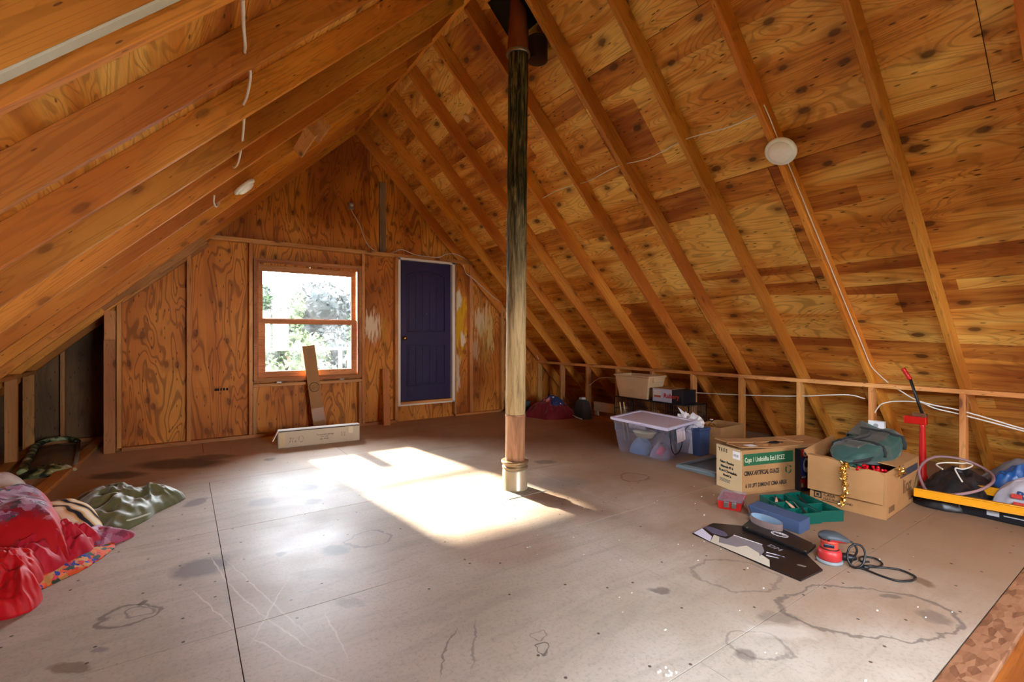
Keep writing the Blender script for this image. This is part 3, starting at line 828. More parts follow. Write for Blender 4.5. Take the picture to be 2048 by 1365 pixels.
# added roof light in the left slope, out of view, as fill
sky_w = struct('added_roof_light')
zt3 = zl(sx_r) + DEPTH * math.sqrt(1 + ML * ML)
M3 = frame(Vector((sx_r, 0, zt3)), EY, DL, NL)
k3 = MB()
for (a_, b_, s0, s1) in ((SKY[0] - 0.04, SKY[1] + 0.04, 2.37, 2.41), (SKY[0] - 0.04, SKY[1] + 0.04, 3.63, 3.67), (SKY[0] - 0.04, SKY[0], 2.41, 3.63), (SKY[1], SKY[1] + 0.04, 2.41, 3.63)):
    k3.box(a_, b_, s0, s1, -0.02, 0.12, 0, M3)
k3.build('window_frame', M_TRIM, sky_w)
MB().box(SKY[0], SKY[1], 2.41, 3.63, 0.08, 0.085, 0, M3).build('window_pane', M_GLASS2, sky_w)
# ------------------------------------------------------------------ garden seen through the window
def mat_leaf(name, a, b):
    n = NT(name)
    v = n.white(n.comb(n.math('FLOOR', n.math('MULTIPLY', n.sep(n.coord())[0], 9)), n.math('FLOOR', n.math('MULTIPLY', n.sep(n.coord())[1], 9)), n.math('FLOOR', n.math('MULTIPLY', n.sep(n.coord())[2], 9))))
    n.bsdf(n.mix(v, rgb(*a), rgb(*b)), 0.6, 0, 0.2)
    return n.m
LEAF = [mat_leaf('leaf_dark', (10, 14, 15), (26, 32, 30)), mat_leaf('leaf_mid', (15, 22, 14), (34, 47, 25)), mat_leaf('leaf_light', (28, 37, 19), (54, 64, 32))]
M_BARK = plain('bark', (92, 74, 58), 0.9, 0, 0.3, 12, 0.4)
gm = plain('lawn', (60, 74, 42), 0.9, 0, 0.3, 1.2)
gr = MB().box(-40, 50, 7.8, 70, -3.05, -3.0).build('ground', gm)
gr['kind'] = 'structure'
gr2 = MB().box(-40, 50, -60, -2.8, -3.05, -3.0).build('ground', gm)
gr2['kind'] = 'structure'
def tree(label, clusters, trunk, mat, leaf, density, cat='tree', name='garden_tree', seed=1):
    rnd = random.Random(seed)
    base = Vector(trunk[0])
    t = thing(name, label, cat, base, 0, 'trees and shrubs beyond the window')
    tr = MB().tube([Vector(p) - base for p in trunk], [0.16, 0.12, 0.08, 0.04][:len(trunk)] if len(trunk) <= 4 else 0.1, 7)
    tr.build('trunk', M_BARK, t, smooth=True)
    mb = MB()
    for (cx, cy, cz, rx, ry, rz) in clusters:
        mb.lathe([(0.02, -0.78), (0.5, -0.62), (0.76, -0.25), (0.8, 0.1), (0.62, 0.5), (0.3, 0.74), (0.02, 0.8)], 14, Matrix.Translation(Vector((cx, cy, cz)) - base) @ Matrix.Diagonal((rx, ry, rz, 1)))
        k = int(density * rx * rz * 190)
        for _ in range(k):
            d = Vector((rnd.gauss(0, 1), rnd.gauss(0, 1), rnd.gauss(0, 1))).normalized() * (rnd.random() ** 0.35)
            p = Vector((cx + d.x * rx, cy + d.y * ry, cz + d.z * rz)) - base
            a = Vector((rnd.gauss(0, 1), rnd.gauss(0, 1), rnd.gauss(0, 1))).normalized()
            b = a.cross(Vector((rnd.gauss(0, 1), rnd.gauss(0, 1), rnd.gauss(0, 1)))).normalized()
            s_ = leaf * (0.6 + rnd.random() * 0.8)
            mb.add([p - a * s_, p + b * s_ * 0.45, p + a * s_, p - b * s_ * 0.45], [(0, 1, 2, 3)])
    m = bpy.data.meshes.new('foliage'); m.from_pydata([tuple(q) for q in mb.v], [], mb.f); m.materials.append(mat)
    o = finish('foliage', m, t)
    return t
tree('big round grey-green tree in the middle of the upper window pane',
     [(3.9, 17.5, 2.35, 0.95, 1.0, 0.85), (4.7, 18, 2.1, 0.9, 1.0, 0.75), (3.4, 17.8, 1.4, 0.8, 0.9, 0.9), (4.3, 17.5, 1.3, 1.0, 0.9, 0.8)], [(4.1, 18, -3), (4.1, 18, -0.5), (4.0, 17.8, 1.4), (4.1, 17.7, 2.6)], LEAF[0], 0.10, 7, seed=3)
tree('slim tree at the left edge of the upper window pane',
     [(1.95, 15.5, 2.35, 0.22, 0.4, 0.45), (1.9, 15.5, 1.6, 0.40, 0.5, 0.6), (2.3, 15.8, 1.4, 0.4, 0.5, 0.5)], [(2.0, 15.6, -3), (2.0, 15.6, 0), (1.97, 15.5, 2.3)], LEAF[1], 0.08, 12, seed=5)
tree('yellow-green bushy tree left of the big round tree',
     [(2.75, 16.6, 1.75, 0.5, 0.6, 0.5), (2.6, 16.2, 1.2, 0.7, 0.6, 0.6), (3.05, 16.6, 2.2, 0.22, 0.4, 0.5)], [(2.7, 16.6, -3), (2.7, 16.6, 0), (2.75, 16.6, 1.6)], LEAF[2], 0.08, 10, seed=8)
tree('leafy tree at the right edge of the upper window pane',
     [(4.75, 15.6, 1.7, 0.45, 0.6, 0.6), (4.55, 15.2, 1.1, 0.7, 0.6, 0.5), (5.1, 15.9, 2.1, 0.4, 0.5, 0.5)], [(4.8, 15.7, -3), (4.8, 15.7, 0), (4.8, 15.6, 1.8)], LEAF[1], 0.09, 10, seed=9)
tree('long green hedge far behind the other trees', [(2.9 + 1.05 * k, 24.0, 0.9 + 0.25 * math.sin(k * 2.3), 0.8, 0.8, 1.35) for k in range(5)], [(5.0, 24, -3), (5.0, 24, -1), (5.0, 24, 1.0)], LEAF[2], 0.14, 7, 'hedge', 'garden_hedge', 33)
for i, (x, y, z, rx, rz, m, lb) in enumerate([
        (1.65, 13.6, 0.75, 0.52, 0.75, 1, 'dark shrub low at the left of the window view'), (2.50, 12.4, 0.70, 0.52, 0.7, 2, 'pale green shrub behind the cardboard strip'),
        (3.30, 13.6, 0.75, 0.55, 0.75, 0, 'grey-green shrub low in the middle of the window view'), (3.85, 12.3, 0.65, 0.5, 0.8, 1, 'fresh green shrub low at the right of the window view'),
        (1.45, 11.0, 0.2, 0.42, 0.6, 2, 'bright low shrub at the bottom left pane corner'), (2.45, 10.9, 0.15, 0.42, 0.6, 1, 'low shrub at the bottom middle of the pane'), (3.45, 10.9, 0.2, 0.42, 0.6, 2, 'bright low shrub at the bottom right pane corner')]):
    tree(lb, [(x, y, z, rx, 0.5, rz), (x + 0.2, y + 0.1, z - 0.7, rx * 0.9, 0.5, 0.7)], [(x, y, -3), (x, y, -0.5), (x, y, z)], LEAF[m], 0.075, 13, 'shrub', 'garden_shrub', 20 + i)
# balcony with its rail
deck = struct('balcony')
M_DECK = plain('deck_paint', (92, 100, 72), 0.6)
for k in range(14):
    MB().box(-0.4, 5.2, 7.0 + k * 0.16, 7.15 + k * 0.16, -0.05, 0.0).build('deck_plank', M_DECK, deck)
rail = thing('balcony_rail', 'pale green balcony rail outside the window with posts at the right', 'railing', (2.4, 9.2, 0))
MB().box(-2.6, 2.8, -0.03, 0.03, 0.98, 1.03).build('top_rail', M_DECK, rail)
MB().box(-2.6, 2.8, -0.02, 0.02, 0.10, 0.14).build('bottom_rail', M_DECK, rail)
for x in (-2.6, -1.3, 0.02, 0.18, 0.5, 1.3, 2.6):
    MB().box(x - 0.03, x + 0.03, -0.03, 0.03, 0.0, 0.98).build('baluster', M_DECK, rail)
MB().tube([(0.05, -0.1, 0.75), (0.38, -0.1, 1.35)], 0.025, 6).build('brace', M_DECK, rail)
# ------------------------------------------------------------------ helpers for the things
def heap(name, mat, outline, h, seed=0, folds=0.04, freq=7.0, parent=None, p=2.0, base=None, nr=26, na=96, ridge=True, lift=0.006, center=None, label=None, thick=0.0):
    """a heap of cloth: closed outline on the floor, domed and creased"""
    B_ = spline([(x, y, 0) for x, y in outline], max(4, na // len(outline)), True)
    cx = sum(q.x for q in B_) / len(B_); cy = sum(q.y for q in B_) / len(B_)
    if center: cx, cy = center
    n_ = len(B_)
    vs_, fs = [], []
    for i in range(nr + 1):
        t = i / nr
        for j in range(n_):
            wob = 1 + 0.05 * fbm(j / n_ * 14 + seed, seed * 3.1, 0) * t
            x = cx + (B_[j].x - cx) * t * wob; y = cy + (B_[j].y - cy) * t * wob
            w = max(0.0, 1 - t ** p)
            k = fbm(x * freq + seed * 7.3, y * freq - seed * 2.1, seed)
            k2 = fbm(x * freq * 0.6 + 3.7 * seed, y * freq * 1.4, seed + 5)
            if ridge: k = 1 - abs(k) * 2.2
            z = h * w ** 0.75 + folds * (k + 0.6 * k2) * (0.35 + 0.65 * w) * (1 if t < 0.97 else 0.3)
            z = max(z, 0.0) + lift + (base(x, y) if base else 0)
            vs_.append((x, y, z))
    for i in range(nr):
        for j in range(n_):
            fs.append((i * n_ + j, i * n_ + (j + 1) % n_, (i + 1) * n_ + (j + 1) % n_, (i + 1) * n_ + j))
    # tuck the rim down to the surface below
    o_ = len(vs_)
    for j in range(n_):
        x, y, z = vs_[nr * n_ + j]
        vs_.append((x * 1.0 - (x - cx) * 0.01, y - (y - cy) * 0.01, (base(x, y) if base else 0) + 0.001))
    for j in range(n_): fs.append((nr * n_ + j, nr * n_ + (j + 1) % n_, o_ + (j + 1) % n_, o_ + j))
    org = Vector((cx, cy, 0))
    mb = MB().add([Vector(q) - org for q in vs_], fs)
    return mb.build(name, mat, parent, smooth=True, loc=org, label=label, subsurf=1)

def txt(body, size, M, mat, parent, name='lettering', bold=0.0, sx=1.0, align='LEFT'):
    """flat lettering in the local xy plane of M"""
    cu = bpy.data.curves.new(name, 'FONT'); cu.body = body; cu.size = size; cu.extrude = 0.0004; cu.offset = bold; cu.align_x = align
    cu.resolution_u = 2
    ob = bpy.data.objects.new(name, cu)
    me = bpy.data.meshes.new_from_object(ob)
    bpy.data.objects.remove(ob)
    me.materials.clear(); me.materials.append(mat)
    o = bpy.data.objects.new(name, me); col.objects.link(o); o.parent = parent
    o.matrix_local = M @ Matrix.Diagonal((sx, 1, 1, 1))
    return o
def obox(name, mat, parent, L, W, H, M, bevel=0.004):
    return MB().box(0, L, 0, W, 0, H, 0, M).build(name, mat, parent, bevel=bevel)
INK = plain('black_ink', (38, 32, 28), 0.8)
GREYINK = plain('grey_ink', (112, 104, 96), 0.8)
WHITEP = plain('white_paper', (232, 230, 232), 0.7)
BLACKP = plain('black_plastic', (26, 26, 28), 0.4)
M_CARD = NT('cardboard')
_v = M_CARD.coord()
_c = M_CARD.mix(M_CARD.noise(_v, 6, 4, 0.6), rgb(182, 136, 90), rgb(156, 112, 68))
_w = M_CARD.noise(M_CARD.scale(_v, (60, 3, 60)), 1.0, 2, 0.5)
M_CARD.bsdf(M_CARD.mix(M_CARD.math('MULTIPLY', _w, 0.2), _c, rgb(132, 92, 56)), 0.75, 0, 0.2)
M_CARD = M_CARD.m
M_CARDL = plain('pale_cardboard', (206, 178, 134), 0.75, 0, 0.1, 12)
M_CARDW = plain('whitish_carton', (206, 192, 166), 0.7, 0, 0.08, 14)
M_CABLE = plain('white_cable', (226, 222, 212), 0.5)
M_METAL = plain('galvanised', (170, 166, 156), 0.35, 0.85, 0.12, 20)

# ------------------------------------------------------------------ chimney pole
pole = thing('chimney_pole', 'tall round weathered pole on a metal collar in the middle of the floor', 'pole', (2.205, 3.17, 0))
tilt = 0.028 / 3.5
def tz(z): return (tilt * z * 0.82, -tilt * z * 0.56, z)
def plathe(prof, name, mat, n=36):
    mb = MB()
    vs_, fs = [], []
    for r_, z in prof:
        ox, oy, _ = tz(z)
        for j in range(n):
            a = 2 * pi * j / n
            vs_.append((ox + r_ * math.cos(a), oy + r_ * math.sin(a), z))
    for i in range(len(prof) - 1):
        for j in range(n): fs.append((i * n + j, i * n + (j + 1) % n, (i + 1) * n + (j + 1) % n, (i + 1) * n + j))
    fs.append(tuple(range(n))[::-1]); fs.append(tuple(range((len(prof) - 1) * n, len(prof) * n)))
    return mb.add(vs_, fs).build(name, mat, pole, smooth=True, bevel=0.002)
M_BASE = plain('cream_enamel', (188, 176, 150), 0.35, 0.35, 0.12, 9)
plathe([(0.103, 0.0), (0.106, 0.008), (0.101, 0.016), (0.101, 0.150), (0.098, 0.158), (0.093, 0.165)], 'base_collar', M_BASE)
plathe([(0.093, 0.165), (0.103, 0.170), (0.103, 0.185), (0.094, 0.192), (0.094, 0.205), (0.110, 0.212), (0.112, 0.224), (0.106, 0.232), (0.088, 0.234)], 'collar_ring', plain('bronze_ring', (150, 128, 98), 0.35, 0.5))
MB().box(-0.19, 0.17, -0.20, 0.16, 0.0005, 0.004).build('floor_plate', plain('floor_plate', (176, 172, 160), 0.5, 0.2), pole, bevel=0.001)
n = NT('sleeve_brown'); _p = n.coord()
n.bsdf(n.ramp(n.noise(n.scale(_p, (14, 14, 2.2)), 1.0, 4, 0.6, 0.8), [(0.3, rgb(128, 84, 56)), (0.55, rgb(176, 128, 94)), (0.8, rgb(206, 160, 116))]), 0.45, 0.1)
plathe([(0.080, 0.225), (0.081, 0.58), (0.084, 0.585), (0.084, 0.600)], 'lower_sleeve', n.m)
n = NT('weathered_shaft'); _p = n.coord(); _s = n.sep(_p)
_g = n.noise(n.scale(_p, (34, 34, 3.0)), 1.0, 5, 0.7, 0.8)
_z = n.math('ADD', _s[2], n.math('MULTIPLY', n.math('SUBTRACT', n.noise(n.scale(_p, (9, 9, 1.2)), 1.0, 3, 0.6), 0.5), 2.2))
_t = n.step(_z, 1.0, 2.3)
_lo = n.ramp(_g, [(0.3, rgb(128, 106, 72)), (0.5, rgb(190, 164, 116)), (0.75, rgb(206, 182, 134))])
_hi = n.ramp(_g, [(0.3, rgb(14, 14, 10)), (0.45, rgb(40, 34, 22)), (0.54, rgb(84, 78, 46)), (0.66, rgb(150, 124, 80))])
n.bsdf(n.mix(_t, _lo, _hi), 0.75, 0.0, 0.2)
n.bump(_g, 0.4, 0.006)
plathe([(0.0805, 0.600)] + [(0.0800 + 0.0015 * math.sin(k * 1.7), 0.62 + k * 0.097) for k in range(30)] + [(0.080, 3.50)], 'shaft', n.m)
n = NT('copper_brown'); _p = n.coord()
n.bsdf(n.mix(n.noise(n.scale(_p, (10, 10, 2)), 1.0, 3, 0.6), rgb(176, 104, 56), rgb(110, 60, 34)), 0.25, 0.35, 0.5)
plathe([(0.092, 3.50), (0.092, 3.53), (0.088, 3.55), (0.072, 3.95), (0.066, 4.02)], 'upper_pipe', n.m)
plathe([(0.083, 3.492), (0.096, 3.490), (0.099, 3.503), (0.096, 3.516), (0.083, 3.518)], 'clamp_ring', M_METAL)
fl = MB(); Mf = frame(Vector((2.24 - 2.205, 0.03, zr(2.24) + 0.185)), EY, DR, NR)
fl.box(-0.20, 0.20, -0.20, 0.16, -0.012, 0.0, 0, Mf)
fl.build('roof_flange', plain('black_sheet', (24, 22, 20), 0.3, 0.6), pole)
cyl = MB().lathe([(0.085, -0.16), (0.085, 0.0), (0.095, 0.002), (0.095, 0.012)], 24, frame((0.20, -0.04, 3.66), EX, EY, EZ))
cyl.build('vent_stub', plain('dark_vent', (66, 50, 42), 0.3, 0.7), pole, smooth=True, bevel=0.002)

# ------------------------------------------------------------------ lamps
M_OPAL = plain('opal_plastic', (248, 247, 244), 0.35)
M_LRIM = plain('lamp_rim', (238, 244, 240), 0.4)
def lamp(label, M):
    t = thing('ceiling_lamp', label, 'lamp', (0, 0, 0), 0, 'round lamps on the rafters')
    t.matrix_world = M
    MB().lathe([(0.0, 0.0), (0.094, 0.0), (0.102, 0.010), (0.102, 0.020), (0.096, 0.028), (0.078, 0.030)], 40).build('lamp_base', M_LRIM, t, smooth=True)
    MB().lathe([(0.080, 0.026), (0.078, 0.034), (0.066, 0.046), (0.045, 0.054), (0.02, 0.057), (0.0, 0.058)], 40).build('lamp_lens', M_OPAL, t, smooth=True)
    return t
def lamp_frame(x, y, side):
    if side > 0: return frame(Vector((x, y, zr(x))) - NR * 0.002, EY, DR, -NR)
    return frame(Vector((x, y, zl(x))) - NL * 0.002, EY, DL, -NL)
lamp('round white lamp on the right slope, in full view on a rafter', lamp_frame(3.40, 1.665, 1))
lamp('round white lamp seen edge-on under the left slope', lamp_frame(0.42, 4.70, -1))
lamp('round white lamp half hidden behind the weathered pole', lamp_frame(3.30, 4.755, 1))

# ------------------------------------------------------------------ wiring
def cable(label, pts, r=0.0055, n=8, mat=None, name='cable', smooth_n=8):
    p0 = Vector(pts[0])
    o = MB().tube([q - p0 for q in spline(pts, smooth_n)], r, n).build(name, mat or M_CABLE, None, smooth=True, loc=p0)
    return tag(o, label, 'cable', 'white cables')
run = []
for i in range(0, 21):
    y = 1.70 + i * 0.1225
    k = (y - 1.727) / 0.61
    sag = 0.018 * math.sin(pi * (k % 1.0))
    x = 3.235 + 0.01 * math.sin(i)
    run.append(Vector((x, y, zr(x) + 0.075)) - NR * sag)
cable('thin white cable crossing the right slope through holes in the rafters', run, 0.004)
cable('white cable dropping from the right lamp along its rafter to the knee wall',
      [Vector((x, 1.676, zr(x) + 0.05)) if i else Vector((x, 1.682, zr(x) + 0.06)) for i, x in enumerate((3.20, 3.24, 3.33, 3.37, 3.49, 3.62, 3.74, 3.87, 3.99, 4.23, 4.45, 4.62, 4.80, 4.94))] + [(5.00, 1.665, 0.94), (5.05, 1.62, 0.87), (5.072, 1.58, 0.822)], 0.0042)
cable('white cable looping behind the beige bin along the knee wall', [(5.125, 5.43, 0.44), (5.125, 5.352, 0.493), (5.125, 5.139, 0.608), (5.125, 4.858, 0.628), (5.125, 4.6, 0.60), (5.125, 4.2, 0.545), (5.125, 3.621, 0.543), (5.125, 3.001, 0.573), (5.125, 2.382, 0.62), (5.125, 1.931, 0.679), (5.125, 1.771, 0.659)])
cable('upper white cable running from the top plate to the far right', [(5.125, 1.57, 0.79), (5.125, 1.523, 0.763), (5.11, 1.4, 0.69), (5.11, 1.28, 0.658), (5.11, 1.136, 0.638), (5.11, 0.95, 0.592), (5.11, 0.77, 0.543), (5.11, 0.40, 0.46)])
cable('white cable arching up from the wall outlet', [(5.10, 1.660, 0.42), (5.11, 1.700, 0.455), (5.12, 1.712, 0.50), (5.12, 1.66, 0.608), (5.12, 1.60, 0.645), (5.12, 1.513, 0.665), (5.12, 1.376, 0.671), (5.12, 1.278, 0.632), (5.12, 1.136, 0.606), (5.12, 0.95, 0.566), (5.12, 0.77, 0.525), (5.12, 0.40, 0.44)])
lw = [(0.163, 1.83, 2.349), (0.18, 1.98, 2.34), (0.20, 2.15, 2.37), (0.21, 2.27, 2.40), (0.246, 2.42, 2.40), (0.252, 2.62, 2.385), (0.256, 2.83, 2.43), (0.265, 2.90, 2.45), (0.279, 3.05, 2.44), (0.29, 3.25, 2.42), (0.306, 3.47, 2.47), (0.31, 3.53, 2.49), (0.317, 3.70, 2.47), (0.317, 3.9, 2.455), (0.306, 4.06, 2.47), (0.285, 4.11, 2.50)]
cable('white cable threaded through the left rafters near the top', lw, 0.0065)
cable('short white cable tail hooked over a left rafter by the lamp', [(0.20, 4.44, 2.34), (0.20, 4.50, 2.30), (0.22, 4.60, 2.29), (0.245, 4.68, 2.345)], 0.0065)
cable('white cable hanging down the gable from its small box', [(1.884, 6.618, 2.99), (1.90, 6.615, 2.93), (1.955, 6.61, 2.84), (2.013, 6.61, 2.734), (2.05, 6.60, 2.61), (2.103, 6.59, 2.503), (2.173, 6.58, 2.441), (2.22, 6.575, 2.425)], 0.0055)
cable('white cable lying along the plate above the blue door', [(2.45, 6.58, 2.419), (2.574, 6.57, 2.482), (2.70, 6.57, 2.455), (2.804, 6.56, 2.425), (3.0, 6.56, 2.420), (3.167, 6.56, 2.424), (3.28, 6.56, 2.478), (3.42, 6.56, 2.502), (3.55, 6.56, 2.475), (3.66, 6.56, 2.43)], 0.0055)
cable('white cable running down the right edge of the gable wall', [(3.58, 6.54, 2.34), (3.62, 6.535, 2.22), (3.70, 6.535, 2.17), (3.78, 6.54, 2.12), (3.90, 6.55, 2.04), (4.10, 6.56, 1.90), (4.25, 6.57, 1.82), (4.40, 6.58, 1.70), (4.6, 6.59, 1.5), (4.95, 6.60, 1.08), (5.03, 6.58, 0.93), (5.05, 6.54, 0.84)], 0.0055)
jb = thing('cable_box', 'small grey cable box high on the gable wall', 'junction box', (1.884, 6.634, 3.01))
MB().box(-0.035, 0.035, -0.035, 0.0, -0.045, 0.045).build('box_body', M_METAL, jb, bevel=0.004)
MB().lathe([(0.022, 0), (0.022, 0.012), (0.016, 0.016), (0, 0.017)], 16, frame((0, -0.035, 0.01), EX, EZ, -EY)).build('box_socket', plain('socket_white', (214, 206, 196), 0.5), jb, smooth=True)
ol = thing('wall_outlet', 'white electric outlet on the right knee wall stud', 'outlet', (5.085, 1.672, 0.405))
MB().box(-0.012, 0.04, -0.06, 0.06, -0.07, 0.07).build('outlet_box', plain('outlet_white', (226, 228, 232), 0.4), ol, bevel=0.006)
for z in (-0.03, 0.03):
    MB().lathe([(0.018, 0), (0.018, 0.003), (0, 0.0035)], 14, frame((-0.012, 0, z), EY, EZ, -EX)).build('outlet_socket', plain('socket_grey', (150, 150, 152), 0.5), ol)
# blocking between two left rafters
for xx, yy, off, L in ((0.84, 4.42, -0.035, 0.565), (0.93, 4.30, -0.045, 0.36)):
    stick('blocking', M_STUD, ceil_l, L, 0.038, 0.10, frame(Vector((xx, yy, zl(xx))) + NL * off, EY, DL, NL))
# foam filled hole on the right slope near the top
MB().lathe([(0.0, 0.02), (0.03, 0.015), (0.05, 0.0)], 14, frame(Vector((2.53, 4.55, zs_r(2.53))) , EY, DR, -NR)).build('foam_plug', plain('foam', (226, 190, 130), 0.8), ceil_r, smooth=True)

# ------------------------------------------------------------------ by the window
lb = thing('long_carton', 'long flat whitish carton lying on the floor below the window', 'box', (0.845, 5.735, 0), -0.07)
L, W, H = 0.875, 0.085, 0.185
MB().box(0, L, 0, W, 0.0, H).build('carton_body', M_CARDW, lb, bevel=0.014, seg=3)
MB().box(0.012, L - 0.01, -0.004, W + 0.002, H - 0.004, H + 0.004).build('lid_seam', plain('dark_seam', (48, 38, 34), 0.6), lb, bevel=0.002)
MB().box(0.004, L - 0.004, 0.0, W + 0.008, H + 0.004, H + 0.014).build('lid', plain('lid_white', (232, 228, 222), 0.5), lb, bevel=0.003)
MB().prism([(0.0, H + 0.01), (0.010, H + 0.01), (-0.045, H - 0.10), (-0.052, H - 0.095)], 0.0, W * 0.7, axis='y').build('lid_flap', plain('lid_white', (232, 228, 222), 0.5), lb)
MB().box(0.745, 0.795, -0.0015, 0.0, 0.10, 0.172).build('tape_label', plain('tape_label', (228, 214, 180), 0.4), lb)
MB().box(0.02, 0.075, -0.0012, 0.0, 0.02, 0.165).build('tape_strip', plain('tape_strip', (214, 196, 150), 0.35), lb)
Mt = lambda x, z: frame((x, -0.0012, z), EX, EZ, -EY)
for b_, x_, z_, s_ in (('P x', 0.12, 0.092, 0.03), ('F I .4', 0.115, 0.055, 0.035), ('To prevent damage', 0.395, 0.108, 0.024), ('this side', 0.44, 0.085, 0.026), ('up only', 0.43, 0.058, 0.032), ('E 15', 0.662, 0.105, 0.026), ('C 0', 0.66, 0.075, 0.032)):
    txt(b_, s_, Mt(x_, z_), GREYINK if 'p' not in b_ else INK, lb)
rc = MB()
for k in range(3):
    a0 = 2 * pi * k / 3
    rc.tube([(0.235 + 0.026 * math.cos(a0 + t * 0.25), -0.001, 0.088 + 0.034 * math.sin(a0 + t * 0.25)) for t in range(7)], 0.004, 5, flat=0.4)
rc.build('recycling_mark', GREYINK, lb)

cs_ = thing('cardboard_strip', 'tall narrow cardboard box leaning against the window', 'box', (1.435, 6.37, 0))
ax = (Vector((1.316, 6.515, 1.115)) - Vector((1.435, 6.37, 0.0))).normalized()
exs = (EX - ax * EX.dot(ax)).normalized(); eys = ax.cross(exs)
Ms = frame((0, 0, 0.004), exs, eys, ax)
MB().box(-0.075, 0.075, 0.0, 0.03, 0, 1.125, 0, Ms).build('carton_body', M_CARD, cs_, bevel=0.003)
for k, z in enumerate((0.18, 0.52)): pass
MB().box(-0.075, 0.075, -0.001, 0.0, 0.16, 0.32, 0, Ms).build('tape_band', plain('brown_tape', (168, 118, 70), 0.4), cs_)
MB().box(-0.03, 0.04, -0.001, 0.0, 0.955, 1.08, 0, Ms).build('faded_stamp', plain('faded_stamp', (158, 116, 74), 0.7), cs_)
Mr = Ms @ frame((0.0, -0.001, 0.59), EX, EZ, -EY)
rg = MB().tube([Mr @ Vector((0.058 * math.cos(a * pi / 16), 0.058 * math.sin(a * pi / 16), 0)) for a in range(32)], 0.005, 6, closed=True, flat=0.3)
for y in (-0.028, -0.006, 0.016):
    rg.tube([Mr @ Vector((-0.038 + 0.0095 * t, y + 0.0028 * t + 0.006 * math.sin(t * 1.6), 0)) for t in range(9)], 0.004, 5, flat=0.3)
rg.build('round_mark', INK, cs_)
sb = thing('short_board', 'short wooden board leaning on the wall left of the blue door', 'board', (2.265, 6.285, 0))
axb = (Vector((2.325, 6.515, 0.775)) - Vector((2.265, 6.285, 0))).normalized()
exb = (EX - axb * EX.dot(axb)).normalized()
MB().box(-0.395, 0.395, -0.045, 0.045, -0.019, 0.019).build('board', M_STUD, sb, bevel=0.003).matrix_local = frame(axb * 0.405 + Vector((0, 0, 0.012)), axb, exb, axb.cross(exb))

# ------------------------------------------------------------------ alcove
pk = thing('floor_plank', 'bare wooden plank lying on the floor in front of the left alcove', 'plank', (-0.86, 6.2, 0))
MB().box(-1.25, 1.25, -0.05, 0.05, 0.0, 0.035).build('plank', M_STUD, pk, bevel=0.003).rotation_euler = (0, 0, pi / 2 - 0.055)
n = NT('camo_cloth'); _p = n.coord()
_f = n.noise(_p, 9, 2, 0.5, 0.6)
n.bsdf(n.ramp(_f, [(0.36, rgb(30, 34, 24)), (0.44, rgb(92, 104, 60)), (0.52, rgb(168, 170, 120)), (0.62, rgb(214, 212, 188))]), 0.45, 0, 0.5)
for nd_ in n.t.nodes:
    if nd_.type == 'VALTORGB': nd_.color_ramp.interpolation = 'CONSTANT'
M_CAMO = n.m
cm = thing('camo_bag', 'flat camouflage bag with a brown panel beside the left studs', 'bag', (-1.06, 6.45, 0), 0.12)
def slabcurve(w0, w1, l0, l1, th, crown, wob=0.0):
    mb = MB()
    f_ = lambda u, v: (w0 + (w1 - w0) * u, l0 + (l1 - l0) * v, th + crown * math.sin(pi * u) ** 0.6 * math.sin(pi * v) ** 0.4 + wob * fbm(u * 5, v * 7, 2))
    mb.grid(f_, 12, 30)
    mb.grid(lambda u, v: (w0 + (w1 - w0) * u, l0 + (l1 - l0) * v, 0.002), 12, 30)
    return mb
slabcurve(-0.16, 0.16, -0.62, 0.70, 0.03, 0.05, 0.012).build('bag_panel', plain('taupe_cloth', (120, 98, 72), 0.8), cm, smooth=True)
MB().tube(spline([(-0.17, -0.62, 0.05), (-0.17, 0.0, 0.06), (-0.15, 0.55, 0.08), (-0.05, 0.72, 0.10), (0.1, 0.73, 0.09), (0.17, 0.65, 0.06)], 8), 0.035, 8, flat=0.7).build('camo_edge', M_CAMO, cm, smooth=True)
heap('camo_flap', M_CAMO, [(-0.2, -0.68), (0.05, -0.72), (0.18, -0.6), (0.12, -0.45), (-0.12, -0.42)], 0.06, 4, 0.02, 12, cm, nr=10, na=40)
MB().tube([(0.175, -0.55, 0.05), (0.175, 0.6, 0.06)], 0.018, 6, flat=0.6).build('bag_strap', plain('grey_strap', (128, 112, 92), 0.7), cm, smooth=True)

